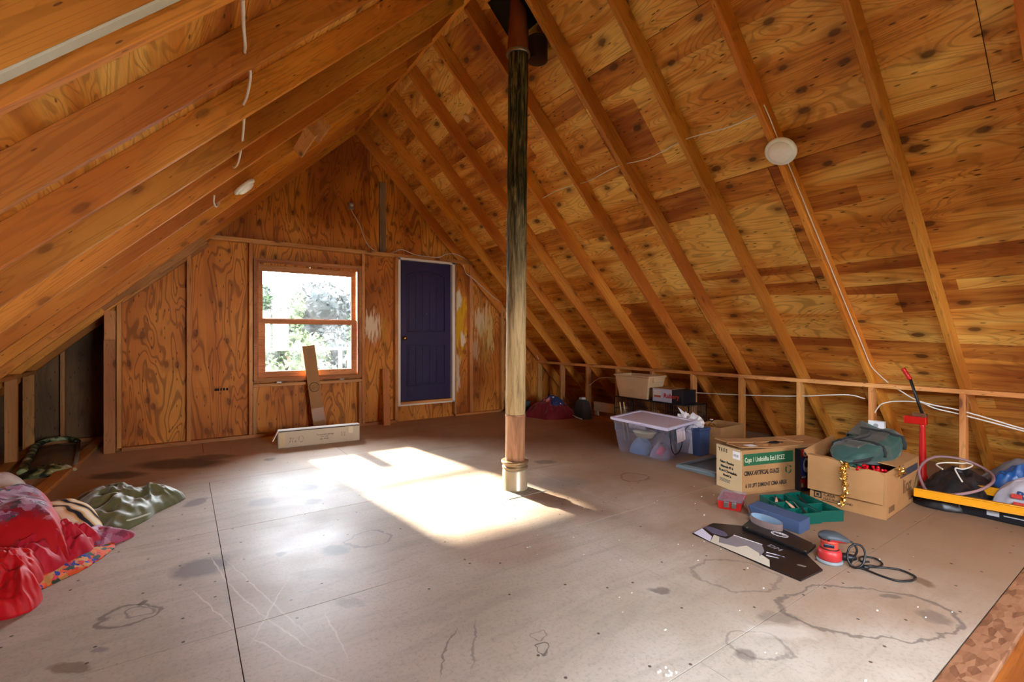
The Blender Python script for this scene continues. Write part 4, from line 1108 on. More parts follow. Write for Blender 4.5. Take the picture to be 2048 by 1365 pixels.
# ------------------------------------------------------------------ blankets on the left
def mat_cloth(name, c, rough=0.75, sheen=0.5, var=0.2):
    n = NT(name)
    f = n.noise(n.coord(), 12, 3, 0.6)
    cc = rgb(*c)
    n.bsdf(n.mix(f, tuple(x * (1 - var) for x in cc[:3]) + (1,), tuple(min(1, x * (1 + var)) for x in cc[:3]) + (1,)), rough, 0, 0.3)
    n.b.inputs['Sheen Weight'].default_value = sheen
    n.b.inputs['Sheen Roughness'].default_value = 0.4
    return n.m
M_RED = mat_cloth('red_velvet', (196, 8, 20), 0.6, 0.12)
M_PINK = mat_cloth('crimson_cloth', (190, 24, 48), 0.6, 0.15)
M_OLIVE = mat_cloth('olive_fleece', (104, 106, 70), 0.45, 0.8)
def mat_floral(name, base, zc, soft=0.1):
    n = NT(name)
    p = n.coord(); s = n.sep(p)
    v = n.voro(n.vmath('ADD', p, n.scale(n.noise(p, 22, 3, 0.6, 0, 'Color'), (0.09, 0.09, 0.09))), 24, 1.0)
    fl_ = n.ramp(n.sep(v.outputs['Color'])[0], [(0.0, rgb(150, 74, 118)), (0.2, rgb(196, 176, 196)), (0.38, rgb(120, 48, 92)), (0.6, rgb(40, 78, 70)), (0.76, rgb(176, 120, 150)), (0.9, rgb(140, 14, 36))])
    m = n.step(n.math('ADD', s[2], n.math('MULTIPLY', n.math('SUBTRACT', n.noise(p, 9, 3, 0.6), 0.5), 0.16)), zc - soft * 0.3, zc + soft * 0.3)
    n.bsdf(n.mix(m, base, fl_), 0.7, 0, 0.3)
    n.b.inputs['Sheen Weight'].default_value = 0.1
    return n.m
n = NT('tiger_plush'); _p = n.coord()
_w = n.node('TexWave', wave_type='BANDS', bands_direction='DIAGONAL')
n.set(_w.inputs['Vector'], _p); _w.inputs['Scale'].default_value = 5.5; _w.inputs['Distortion'].default_value = 7.0; _w.inputs['Detail'].default_value = 1.0
n.bsdf(n.ramp(_w.outputs['Fac'], [(0.12, rgb(36, 34, 44)), (0.28, rgb(196, 150, 96)), (0.6, rgb(220, 186, 132)), (0.85, rgb(236, 220, 190))]), 0.85, 0, 0.2)
M_TIGER = n.m
n = NT('patchwork_cloth'); _p = n.coord()
_v = n.voro(n.vmath('ADD', _p, n.scale(n.noise(_p, 30, 2, 0.5, 0, 'Color'), (0.05, 0.05, 0.05))), 38, 1.0)
n.bsdf(n.ramp(n.sep(_v.outputs['Color'])[0], [(0.0, rgb(226, 84, 24)), (0.3, rgb(30, 44, 140)), (0.45, rgb(196, 140, 70)), (0.62, rgb(40, 60, 40)), (0.75, rgb(206, 40, 40)), (0.9, rgb(230, 120, 60))]), 0.75)
for nd_ in n.t.nodes:
    if nd_.type == 'VALTORGB': nd_.color_ramp.interpolation = 'CONSTANT'
M_PATCH = n.m
b0 = heap('patchwork_blanket', M_PATCH, [(-0.66, 3.08), (-0.55, 3.20), (-0.44, 3.33), (-0.36, 3.48), (-0.33, 3.62), (-0.42, 3.75), (-0.8, 3.8), (-1.1, 3.5), (-0.9, 3.15)], 0.05, 2, 0.008, 8)
tag(b0, 'orange and blue patchwork blanket edge under the red blankets', 'blanket', 'blankets heaped at the left')
b1 = heap('olive_blanket', M_OLIVE, [(-0.74, 4.45), (-0.60, 4.70), (-0.44, 4.72), (-0.30, 4.55), (-0.20, 4.46), (-0.04, 4.44), (0.02, 4.37), (-0.06, 4.26), (-0.15, 4.12), (-0.22, 3.96), (-0.36, 3.80), (-0.52, 3.85), (-0.66, 4.05)], 0.13, 3, 0.05, 5.5, nr=34, na=132, p=2.0)
tag(b1, 'olive green fleece blanket crumpled on the floor at the left', 'blanket', 'blankets heaped at the left')
MB().tube([Vector((-0.22, 4.02, 0.055)), Vector((-0.27, 3.96, 0.06)), Vector((-0.33, 3.93, 0.05)), Vector((-0.30, 3.90, 0.05)), Vector((-0.24, 3.93, 0.05)), Vector((-0.18, 3.98, 0.05))], 0.006, 6).build('pale_cord', plain('pale_cord', (206, 210, 190), 0.6), b1).matrix_parent_inverse = Matrix.Translation(-Vector(b1.location))
b2 = heap('pink_blanket', mat_floral('pink_flower_cloth', rgb(196, 38, 76), 0.02, 0.4), [(-0.75, 3.72), (-0.50, 3.80), (-0.34, 3.86), (-0.24, 3.73), (-0.36, 3.62), (-0.43, 3.48), (-0.55, 3.35), (-0.8, 3.4)], 0.085, 5, 0.03, 9, nr=22)
tag(b2, 'crimson flowered blanket corner below the tiger striped blanket', 'blanket', 'blankets heaped at the left')
b3 = heap('tiger_blanket', M_TIGER, [(-0.80, 4.25), (-0.62, 4.22), (-0.48, 4.05), (-0.40, 3.86), (-0.42, 3.72), (-0.52, 3.66), (-0.70, 3.72), (-0.88, 3.95)], 0.21, 6, 0.014, 5, ridge=False, p=3.0, lift=0.01)
tag(b3, 'tan and black tiger striped blanket between the red and olive ones', 'blanket', 'blankets heaped at the left')
b4 = heap('red_velvet_blanket', mat_floral('red_velvet_flowers', rgb(186, 4, 16), 0.29), [(-0.95, 4.35), (-0.72, 4.22), (-0.58, 3.85), (-0.505, 3.50), (-0.52, 3.36), (-0.75, 3.34), (-1.05, 3.42), (-1.22, 3.7), (-1.2, 4.1)], 0.35, 7, 0.028, 5, ridge=False, p=3.6, nr=34, na=108)
tag(b4, 'glossy red velvet blanket with mauve flowers on top of the heap', 'blanket', 'blankets heaped at the left')
b5 = heap('white_flower_blanket', mat_floral('white_flower_cloth', rgb(226, 222, 214), 0.36, 0.3), [(-1.28, 4.45), (-1.0, 4.60), (-0.82, 4.50), (-0.80, 4.30), (-1.0, 4.18), (-1.25, 4.2)], 0.34, 8, 0.02, 5, ridge=False, p=3.5)
tag(b5, 'white flowered blanket at the back of the heap by the left edge', 'blanket', 'blankets heaped at the left')
b6 = heap('red_cloth', M_RED, [(-0.60, 3.42), (-0.56, 3.26), (-0.60, 3.12), (-0.535, 3.06), (-0.56, 2.97), (-0.64, 2.93), (-0.80, 2.96), (-0.95, 3.1), (-0.95, 3.35), (-0.78, 3.46)], 0.16, 9, 0.06, 8.0, nr=36, na=130, p=2.2)
tag(b6, 'bright red cloth slumped on the floor in front of the heap', 'cloth', 'blankets heaped at the left')
b7 = heap('crimson_cloth', M_PINK, [(-0.62, 3.22), (-0.50, 3.36), (-0.42, 3.50), (-0.38, 3.64), (-0.44, 3.74), (-0.62, 3.68), (-0.82, 3.50), (-0.78, 3.26)], 0.17, 12, 0.055, 10, nr=30, na=112)
tag(b7, 'crimson pleated cloth tucked under the red velvet blanket', 'cloth', 'blankets heaped at the left')
# ------------------------------------------------------------------ far right corner: blankets by the knee wall
n = NT('star_cloth'); _p = n.coord()
_v = n.voro(_p, 11, 0.6)
_m = n.math('SUBTRACT', 1.0, n.step(_v.outputs['Distance'], 0.16, 0.2))
_big = n.noise(_p, 5, 2, 0.5)
_c = n.mix(n.step(_big, 0.50, 0.56), rgb(36, 52, 104), rgb(206, 120, 104))
n.bsdf(n.mix(_m, _c, rgb(226, 222, 226)), 0.75)
M_STAR = n.m
h1 = heap('maroon_bedding', mat_cloth('maroon_cloth', (122, 20, 34), 0.7, 0.5), [(4.33, 5.95), (4.36, 5.74), (4.42, 5.52), (4.56, 5.44), (4.72, 5.40), (4.90, 5.42), (4.98, 5.55), (4.95, 5.85), (4.7, 6.05), (4.45, 6.08)], 0.22, 14, 0.05, 7)
tag(h1, 'maroon bedding heaped against the knee wall behind the pole', 'bedding', 'bedding by the right knee wall')
def hb(x, y): return 0.20 * max(0, 1 - ((x - 4.68) ** 2 + (y - 5.72) ** 2) / 0.14)
h2 = heap('starry_cloth', M_STAR, [(4.50, 5.80), (4.55, 5.62), (4.66, 5.54), (4.80, 5.58), (4.92, 5.66), (4.90, 5.86), (4.72, 5.94), (4.58, 5.92)], 0.07, 15, 0.03, 9, base=hb, lift=0.03)
tag(h2, 'blue and coral cloth with white stars on top of the maroon bedding', 'cloth', 'bedding by the right knee wall')
dk = thing('dark_bag', 'dark grey upright bag beside the maroon bedding', 'bag', (4.97, 5.33, 0))
heap('bag_body', mat_cloth('charcoal_cloth', (62, 54, 50), 0.8, 0.2), [(-0.10, 0.10), (-0.08, -0.10), (0.05, -0.13), (0.09, 0.0), (0.08, 0.12), (0, 0.16)], 0.27, 16, 0.015, 6, dk, p=6, ridge=False)
MB().box(0.02, 0.10, 0.06, 0.12, 0.12, 0.30).build('paper_tag', WHITEP, dk, bevel=0.003)
MB().tube(spline([(-0.10, 0.14, 0.02), (-0.16, 0.05, 0.05), (-0.19, -0.05, 0.04), (-0.14, -0.12, 0.015)], 6), 0.012, 6, flat=0.5).build('white_strap', WHITEP, dk, smooth=True)
tb = thing('teal_bin', 'low teal bin half hidden behind the pole near the knee wall', 'bin', (4.45, 6.30, 0))
MB().box(-0.15, 0.15, -0.12, 0.12, 0, 0.17).build('bin_body', plain('teal_plastic', (62, 92, 96), 0.5), tb, bevel=0.015)
MB().box(-0.165, 0.165, -0.135, 0.135, 0.17, 0.19).build('bin_lid', plain('teal_plastic', (62, 92, 96), 0.5), tb, bevel=0.006)
wb = thing('pale_board', 'pale painted board lying behind the knee wall studs', 'board', (5.24, 5.05, 0.0))
MB().box(-0.02, 0.02, -0.32, 0.32, 0.09, 0.23).box(-0.02, 0.02, -0.30, -0.24, 0.0, 0.09).box(-0.02, 0.02, 0.24, 0.30, 0.0, 0.09).build('board', plain('cream_paint', (216, 196, 160), 0.6), wb, bevel=0.004)

# ------------------------------------------------------------------ wire crate with bin and box on top
cr = thing('wire_crate', 'black folding wire dog crate under the beige bin', 'crate', (4.70, 3.32, 0))
CX, CY, CZ = 0.34, 1.12, 0.44
M_WIRE = plain('black_wire', (30, 28, 28), 0.4, 0.6)
fr_ = MB()
for z in (0.012, CZ):
    fr_.tube([(0, 0, z), (CX, 0, z), (CX, CY, z), (0, CY, z)], 0.007, 6, closed=True)
for x in (0, CX):
    for y in (0, CY): fr_.tube([(x, y, 0.012), (x, y, CZ)], 0.007, 6)
fr_.build('crate_frame', M_WIRE, cr, smooth=True)
def wires(name, fixed, axis):
    mb = MB()
    if axis == 'x':
        for k in range(1, 34):
            y = CY * k / 34; mb.tube([(fixed, y, 0.01), (fixed, y, CZ)], 0.0022, 4, caps=False)
        for z in (0.14, 0.29): mb.tube([(fixed, 0, z), (fixed, CY, z)], 0.003, 4, caps=False)
    else:
        for k in range(1, 11):
            x = CX * k / 11; mb.tube([(x, fixed, 0.01), (x, fixed, CZ)], 0.0022, 4, caps=False)
        for z in (0.14, 0.29): mb.tube([(0, fixed, z), (CX, fixed, z)], 0.003, 4, caps=False)
    return mb.build(name, M_WIRE, cr)
wires('wire_panel', 0.0, 'x'); wires('wire_panel', CX, 'x'); wires('wire_panel', 0.0, 'y'); wires('wire_panel', CY, 'y')
MB().box(0.004, CX - 0.004, 0.004, CY - 0.004, CZ - 0.002, CZ + 0.006).build('crate_top', BLACKP, cr)
MB().box(0.01, CX - 0.01, 0.01, CY - 0.01, 0.002, 0.02).build('crate_pan', BLACKP, cr)
bn = thing('beige_bin', 'beige tapered plastic bin standing on the wire crate', 'bin', (4.865, 4.165, CZ + 0.006))
M_BEIGE = plain('beige_plastic', (206, 174, 134), 0.5, 0, 0.05, 20)
def tapered(name, mat, par, bw, bd, tw, td, h, wall=0.008, floor_t=0.008, rim=0.0):
    mb = MB()
    def ringv(w, d, z): return [(-w, -d, z), (w, -d, z), (w, d, z), (-w, d, z)]
    rings = [ringv(bw, bd, 0), ringv(tw, td, h), ringv(tw - wall, td - wall, h), ringv(bw - wall, bd - wall, floor_t)]
    vs_ = sum(rings, [])
    fs = [(3, 2, 1, 0)]
    for r_ in range(3):
        for i in range(4): fs.append((r_ * 4 + i, r_ * 4 + (i + 1) % 4, r_ * 4 + 4 + (i + 1) % 4, r_ * 4 + 4 + i))
    fs.append((12, 13, 14, 15))
    return mb.add(vs_, fs).build(name, mat, par, bevel=wall * 1.6, seg=3)
tapered('bin_body', M_BEIGE, bn, 0.135, 0.225, 0.16, 0.28, 0.285)
rm = MB()
for (x0, x1, y0, y1) in ((-0.172, 0.172, -0.292, -0.272), (-0.172, 0.172, 0.272, 0.292), (-0.172, -0.152, -0.272, 0.272), (0.152, 0.172, -0.272, 0.272)):
    rm.box(x0, x1, y0, y1, 0.268, 0.290)
rm.build('bin_rim', M_BEIGE, bn, bevel=0.005)
MB().box(-0.08, 0.08, -0.302, -0.270, 0.215, 0.275).build('bin_handle', M_BEIGE, bn, bevel=0.006)
gb = thing('printed_box', 'white printed box with red lettering on the wire crate', 'box', (4.72, 3.42, CZ + 0.006))
MB().box(0, 0.26, 0, 0.42, 0, 0.155).build('box_body', plain('pale_blue_card', (186, 188, 210), 0.6), gb, bevel=0.004)
MB().box(-0.0015, 0.26, -0.0015, 0.14, -0.0, 0.156).build('dark_end', plain('dark_card', (28, 26, 32), 0.5), gb, bevel=0.003)
MB().box(0.02, 0.27, 0.16, 0.425, 0.155, 0.158).build('brown_top', M_CARD, gb)
MB().box(-0.002, -0.0005, 0.29, 0.40, 0.045, 0.135).build('photo_panel', plain('photo_panel', (214, 206, 204), 0.5), gb)
MB().box(-0.0028, -0.0018, 0.295, 0.395, 0.05, 0.075).build('photo_strip', plain('brick_red', (166, 84, 66), 0.6), gb)
txt('Rubery', 0.075, frame((-0.0025, 0.255, 0.055), -EY, EZ, -EX), plain('print_red', (176, 52, 44), 0.6), gb, bold=0.002)

# ------------------------------------------------------------------ clear tote
M_CLEAR = NT('clear_plastic')
_tr = M_CLEAR.node('BsdfTransparent'); _df = M_CLEAR.node('BsdfTranslucent'); _d2 = M_CLEAR.node('BsdfDiffuse'); _gl = M_CLEAR.node('BsdfGlossy')
for q, cc in ((_tr, (0.92, 0.92, 0.98, 1)), (_df, (0.78, 0.78, 0.9, 1)), (_d2, (0.72, 0.72, 0.86, 1))): q.inputs['Color'].default_value = cc
_gl.inputs['Roughness'].default_value = 0.15
def _mx(nt, f, a, b):
    q = nt.node('MixShader'); q.inputs[0].default_value = f
    nt.t.links.new(a.outputs[0], q.inputs[1]); nt.t.links.new(b.outputs[0], q.inputs[2]); return q
_m = _mx(M_CLEAR, 0.5, _df, _d2); _m = _mx(M_CLEAR, 0.20, _tr, _m); _m = _mx(M_CLEAR, 0.06, _m, _gl)
M_CLEAR.t.links.new(_m.outputs[0], M_CLEAR.out.inputs[0]); M_CLEAR = M_CLEAR.m
M_LILAC = plain('lilac_lid', (206, 200, 220), 0.35)
to = thing('clear_tote', 'large clear plastic storage tote with a pale lilac lid', 'tote', (4.06, 3.30, 0), 0.05)
TH = 0.345
bw, bd, tw, td = 0.20, 0.275, 0.235, 0.335
body = MB()
n_c = 40
prof_z = [0.004 + (TH - 0.004) * k / 6 for k in range(7)]
def rrect(w, d, r, k, n=40, flute=0.0):
    pts = []
    per = 2 * (w + d) * 2
    for i in range(n):
        t = i / n * 4
        s_ = int(t); u = t - s_
        c4 = [(-w, -d), (w, -d), (w, d), (-w, d)]
        a, b = c4[s_], c4[(s_ + 1) % 4]
        x, y = a[0] + (b[0] - a[0]) * u, a[1] + (b[1] - a[1]) * u
        if flute and 0.15 < u < 0.85:
            q = flute if int(u * 14) % 2 else 0
            if s_ in (0, 2): y -= math.copysign(q, y)
            else: x -= math.copysign(q, x)
        pts.append((x, y))
    return pts
vs_, fs = [], []
NN = 80
for z in prof_z:
    k = z / TH
    for x, y in rrect(bw + (tw - bw) * k, bd + (td - bd) * k, 0.03, k, NN, 0.006): vs_.append((x, y, z))
for i in range(len(prof_z) - 1):
    for j in range(NN): fs.append((i * NN + j, i * NN + (j + 1) % NN, (i + 1) * NN + (j + 1) % NN, (i + 1) * NN + j))
fs.append(tuple(range(NN))[::-1])
body.add(vs_, fs).build('tote_body', M_CLEAR, to, smooth=False)
# lid: dished panel with a rolled rim, lifted a little at the back
Ml = Matrix.Translation((0, 0, TH)) @ Matrix.Rotation(-0.05, 4, 'Y') @ Matrix.Rotation(0.03, 4, 'X')
ld = MB()
ld.box(-tw - 0.004, tw + 0.004, -td - 0.004, td + 0.004, 0.004, 0.012, 0, Ml)
for (x0, x1, y0, y1) in ((-tw - .022, tw + .022, -td - .022, -td + .012), (-tw - .022, tw + .022, td - .012, td + .022), (-tw - .022, -tw + .012, -td + .012, td - .012), (tw - .012, tw + .022, -td + .012, td - .012)):
    ld.box(x0, x1, y0, y1, -0.004, 0.024, 0, Ml)
lid = ld.build('tote_lid', M_LILAC, to, bevel=0.008, seg=3)
MB().box(-tw + 0.03, tw - 0.03, -td + 0.03, td - 0.03, 0.012, 0.016, 0, Ml).build('lid_panel', plain('lid_panel', (196, 184, 200), 0.4), lid, bevel=0.003)
MB().box(-tw - 0.034, -tw - 0.008, -0.10, 0.10, TH - 0.055, TH - 0.005).build('tote_latch', M_CLEAR, to, bevel=0.006)
MB().box(-0.10, 0.10, -td - 0.034, -td - 0.008, TH - 0.05, TH - 0.005).build('tote_latch', M_CLEAR, to, bevel=0.006)
for k, (x, y, rx, ry, h, c_, nm, lb_) in enumerate([
        (-0.05, 0.10, 0.12, 0.13, 0.15, (112, 140, 176), 'folded_jeans', 'blue folded cloth inside the clear tote'), (-0.03, -0.13, 0.13, 0.10, 0.11, (150, 130, 150), 'striped_cloth', 'mauve crumpled cloth low inside the clear tote'),
        (0.09, -0.05, 0.09, 0.15, 0.18, (168, 168, 178), 'grey_garment', 'pale grey garment inside the clear tote')]):
    cxx, cyy = 4.06 + x - y * 0.05, 3.30 + y
    o_ = heap(nm, mat_cloth('tote_cloth_%d' % k, c_, 0.8, 0.1), [(cxx + rx * math.cos(a * pi / 5), cyy + ry * math.sin(a * pi / 5)) for a in range(10)], h, 30 + k, 0.025, 10, nr=12, na=50, lift=0.012)
    tag(o_, lb_, 'cloth', 'things inside the clear tote')
pc = thing('pink_cup', 'pink plastic cup lying inside the clear tote', 'cup', (3.93, 3.12, 0.045))
MB().lathe([(0.028, 0), (0.036, 0.085), (0.033, 0.085), (0.026, 0.005)], 20, Matrix.Rotation(0.9, 4, 'Y')).build('cup_body', plain('pink_plastic', (226, 96, 128), 0.4), pc, smooth=True)
yl = thing('cream_tub', 'cream oval tub inside the clear tote', 'tub', (4.0, 3.36, 0.17))
MB().lathe([(0.07, 0), (0.10, 0.05), (0.105, 0.055), (0.0, 0.06)], 24, None, 0, 1.0, 1.25).build('tub_body', plain('cream_plastic', (206, 196, 150), 0.5), yl, smooth=True)
bc = cable('black cable hanging in a loop on the front of the clear tote', [(3.93, 3.00, 0.345), (3.905, 2.97, 0.30), (3.90, 2.955, 0.22), (3.915, 2.955, 0.13), (3.96, 2.955, 0.075), (4.03, 2.957, 0.085), (4.08, 2.96, 0.15), (4.10, 2.962, 0.24), (4.16, 2.962, 0.31), (4.23, 2.962, 0.34)], 0.006, 8, BLACKP)
bc['group'] = 'loose cords'
lbp = thing('hang_tag', 'white wrinkled product tag hanging on the clear tote', 'tag', (4.05, 2.955, 0.25))
MB().grid(lambda u, v: (-0.06 + 0.13 * u - 0.02 * v, 0.004 * math.sin(u * 9) - 0.012, -0.07 + 0.13 * v + 0.02 * u), 8, 8).build('tag_sheet', plain('tag_white', (222, 212, 220), 0.4), lbp, solid=0.002)
tl = MB()
for k in range(5): tl.tube([(-0.05 + 0.02 * k, -0.018, -0.05), (-0.065 + 0.022 * k, -0.018, 0.045)], 0.0015, 4)
tl.build('tag_lines', plain('tag_line', (176, 150, 148), 0.6), lbp)
st_ = thing('wooden_sticks', 'two thin wooden sticks behind the tote lid', 'stick', (4.28, 3.88, 0))
for k in (0, 1):
    MB().tube([(0.0 + 0.03 * k, -0.03 * k, 0.012), (0.02 + 0.03 * k, 0.10 - 0.03 * k, 0.445)], 0.008, 6).build('stick', M_CARDL, st_)
pb = thing('tissue_paper', 'crumpled white tissue paper bag behind the clear tote', 'paper', (4.42, 3.12, 0.30))
def crump(seed, sx, sy, sz):
    mb = MB()
    def f_(u, v):
        th, ph = 2 * pi * u, pi * (0.02 + 0.96 * v)
        r_ = 1 + 0.55 * (1 - 2.4 * abs(fbm(math.cos(th) * 1.9 * math.sin(ph) + seed, math.sin(th) * 1.9 * math.sin(ph), math.cos(ph) * 1.9)))
        return (sx * r_ * math.sin(ph) * math.cos(th), sy * r_ * math.sin(ph) * math.sin(th), sz * r_ * math.cos(ph))
    return mb.grid(f_, 22, 14)
crump(3.1, 0.09, 0.12, 0.085).build('paper_wad', WHITEP, pb)
for a_, b_, c_ in (((-0.02, 0.02, 0.02), (-0.05, 0.10, 0.17), (0.06, 0.0, 0.05)), ((0.03, -0.08, 0.0), (0.02, -0.03, 0.13), (0.09, -0.10, 0.05)), ((-0.10, 0.05, -0.03), (-0.12, 0.16, 0.03), (-0.02, 0.10, -0.02))):
    MB().add([a_, b_, c_, tuple(x * 1.02 for x in b_)], [(0, 1, 2)]).build('paper_fold', WHITEP, pb, solid=0.003)
MB().box(-0.09, 0.09, -0.1, 0.1, -0.30, -0.055).build('paper_sack', plain('sack_white', (206, 206, 214), 0.7), pb, bevel=0.03, seg=3)
bt = thing('blue_tote', 'blue storage tote squeezed between clear tote and open cardboard box', 'tote', (4.42, 2.975, 0))
# (kept narrow: only its end shows)
tapered('tote_body', plain('denim_blue', (62, 82, 124), 0.5), bt, 0.075, 0.045, 0.085, 0.05, 0.26)
MB().box(-0.095, 0.095, -0.055, 0.055, 0.262, 0.282).build('tote_lid', plain('denim_blue', (62, 82, 124), 0.5), bt, bevel=0.006)

# ------------------------------------------------------------------ open cardboard box with shiny ornament
cb = thing('open_carton', 'open square cardboard box behind the christmas tree carton', 'box', (4.54, 2.83, 0), 0.03)
bwl = 0.006
bx = MB()
bx.box(0, 0.46, 0, bwl, 0, 0.285).box(0, 0.46, 0.31 - bwl, 0.31, 0, 0.285).box(0, bwl, bwl, 0.31 - bwl, 0, 0.285).box(0.46 - bwl, 0.46, bwl, 0.31 - bwl, 0, 0.285).box(0, 0.46, 0, 0.31, 0, 0.006)
bx.build('carton_body', M_CARD, cb, bevel=0.0015, seg=1)
MB().box(0.02, 0.44, 0.02, 0.29, 0.19, 0.20).build('inner_flap', M_CARD, cb)
og = thing('glass_ornament', 'shiny glass ornament standing in the open cardboard box', 'ornament', (4.68, 3.02, 0.20))
MB().lathe([(0.0, 0.0), (0.04, 0.01), (0.05, 0.05), (0.03, 0.085), (0.008, 0.10), (0.008, 0.115), (0.018, 0.125), (0.02, 0.14), (0.008, 0.15), (0, 0.152)], 24).build('ornament_body', plain('mirror', (206, 206, 210), 0.08, 1.0), og, smooth=True)

# ------------------------------------------------------------------ grey tray on the floor
gt = thing('grey_tray', 'flat grey plastic tray lying on the floor beside the tree carton', 'tray', (3.80, 2.42, 0), 0.0)
M_GREYB = plain('blue_grey_plastic', (118, 132, 138), 0.5)
trm = MB().box(0, 0.62, 0, 0.40, 0.0, 0.012)
for (x0, x1, y0, y1) in ((0, 0.62, 0, 0.025), (0, 0.62, 0.375, 0.40), (0, 0.025, 0.025, 0.375), (0.595, 0.62, 0.025, 0.375)): trm.box(x0, x1, y0, y1, 0.012, 0.035)
trm.build('tray_rim', M_GREYB, gt, bevel=0.005)
MB().box(0.03, 0.59, 0.03, 0.37, 0.012, 0.016).build('tray_mat', plain('dark_slate', (72, 82, 86), 0.6), gt)
MB().box(0.06, 0.09, 0.03, 0.37, 0.016, 0.028).build('tray_rib', M_GREYB, gt, bevel=0.003)

# ------------------------------------------------------------------ tree carton
xm = thing('tree_carton', 'long brown christmas tree carton with a green banner', 'box', (3.545, 2.03, 0), -0.295)
XL, XW, XH = 0.93, 0.28, 0.345
MB().box(0.0, XL, 0, XW, 0, XH).build('carton_body', M_CARD, xm, bevel=0.003)
MB().box(-0.0012, 0.0, 0.003, XW - 0.003, 0.004, XH - 0.004).build('end_panel', M_CARDL, xm)
MB().prism([(-0.012, XH + 0.022), (0.30, XH + 0.004), (XL + 0.008, XH + 0.002), (XL + 0.008, XH + 0.008), (0.30, XH + 0.011), (-0.014, XH + 0.030)], -0.006, XW * 0.54, axis='y').build('top_flap', M_CARD, xm)
MB().prism([(-0.012, XH + 0.034), (0.30, XH + 0.012), (XL + 0.008, XH + 0.004), (XL + 0.008, XH + 0.010), (0.30, XH + 0.020), (-0.014, XH + 0.042)], XW * 0.5, XW + 0.006, axis='y').build('top_flap', M_CARD, xm)
MB().box(-0.02, 0.0, 0.02, XW - 0.02, XH - 0.004, XH + 0.002).build('end_flap', M_CARDL, xm, bevel=0.001)
MB().box(0.06, 0.16, 0.01, 0.075, XH + 0.023, XH + 0.0245).build('mailing_label', WHITEP, xm)
hd = MB().prism([(0.42 + 0.055 * math.cos(a * pi / 8), 0.11 + 0.028 * math.sin(a * pi / 8)) for a in range(16)], XH + 0.0075, XH + 0.0125)
hd.build('hand_hole', BLACKP, xm)
MB().tube([(0.40, 0.14, XH + 0.013), (0.46, 0.13, XH + 0.018), (0.50, 0.09, XH + 0.014)], 0.008, 6, flat=0.4).build('hand_hole_flap', BLACKP, xm)
for x0 in (0.25, 0.62): MB().box(x0, x0 + 0.05, 0.05, XW, XH + 0.011, XH + 0.0185).build('tape_strip', plain('brown_tape', (168, 118, 70), 0.4), xm)
Mside = lambda x, z: frame((x, -0.0012, z), EX, EZ, -EY)
MB().box(0.012, 0.505, -0.0010, 0.0, 0.225, 0.315).build('green_banner', plain('banner_green', (36, 92, 58), 0.6), xm)
txt('Cayz 1 Uniloidha Ezt.I ECEZ', 0.052, Mside(0.022, 0.252), plain('banner_cream', (206, 206, 178), 0.6), xm, sx=0.66, bold=0.0006)
txt('CIMAX ARTIFICIAL GUAZE', 0.048, Mside(0.018, 0.150), INK, xm, sx=0.60, bold=0.0016)
txt('6 18 UPT DIMIONT CIMA AIREX', 0.044, Mside(0.03, 0.055), INK, xm, sx=0.66, bold=0.0012)
rc = MB()
for k in range(3):
    a0 = 2 * pi * k / 3 + 0.4
    rc.tube([(0.452 + 0.026 * math.cos(a0 + t * 0.27), -0.001, 0.170 + 0.032 * math.sin(a0 + t * 0.27)) for t in range(7)], [0.011] * 6 + [0.003], 6, flat=0.12)
rc.build('recycling_mark', plain('banner_green', (36, 92, 58), 0.6), xm)
Mend = lambda y, z: frame((-0.0024, y, z), -EY, EZ, -EX)
for b_, y, z, s_, k in (('T E E E', 0.255, 0.295, 0.038, 0.9), ('Pinkert  Plonolest', 0.235, 0.205, 0.028, 0.75), ('Maisonit 40\'-6', 0.228, 0.170, 0.028, 0.85), ('Rl.em1Clwwadixh', 0.248, 0.135, 0.028, 0.95), ('Mowle\' In', 0.20, 0.102, 0.026, 0.85)):
    txt(b_, s_, Mend(y, z), INK, xm, sx=k, bold=0.0008)
MB().box(-0.0024, -0.0012, 0.02, 0.095, 0.265, 0.325).build('white_sticker', WHITEP, xm)
txt('01l0', 0.028, frame((-0.003, 0.085, 0.283), -EY, EZ, -EX), GREYINK, xm)
for k in range(3): MB().box(-0.0022, -0.0012, 0.13 - 0.004 * k, 0.24, 0.055 + 0.010 * k, 0.060 + 0.010 * k).build('small_print', GREYINK, xm)

# thin toy package leaning on its side
ty = thing('toy_package', 'red and black toy package standing against the tree carton', 'package', (3.545 + 0.515 * 0.957 - 0.062 * 0.291, 2.03 - 0.515 * 0.291 - 0.062 * 0.957, 0), -0.295)
MB().box(0, 0.33, 0, 0.055, 0.0, 0.33).build('package_body', plain('package_black', (28, 24, 30), 0.35), ty, bevel=0.003)
M_PRED = plain('package_red', (150, 18, 28), 0.4)
MB().box(-0.0005, 0.33, -0.0012, 0.0, 0.272, 0.33).build('red_band', M_PRED, ty)
MB().box(-0.0005, 0.33, -0.0012, 0.0, 0.03, 0.095).build('red_band', M_PRED, ty)
MB().box(0.0, 0.10, -0.0008, 0.0, 0.12, 0.272).build('blue_fade', plain('package_blue', (36, 44, 92), 0.4), ty)
MB().lathe([(0.026, 0), (0.026, 0.0012), (0, 0.0014)], 24, frame((0.045, -0.001, 0.298), EX, EZ, -EY)).build('round_seal', WHITEP, ty)
MB().lathe([(0.014, 0), (0.014, 0.002), (0, 0.0022)], 20, frame((0.045, -0.001, 0.298), EX, EZ, -EY)).build('seal_core', plain('seal_blue', (110, 130, 196), 0.5), ty)
pr = MB().prism([(0.055 + 0.034 * math.cos(a * pi / 10), 0.205 + 0.058 * math.sin(a * pi / 10)) for a in range(20)], -0.0022, -0.001, axis='y')
pr.build('product_picture', plain('picture_silver', (160, 162, 178), 0.4), ty)
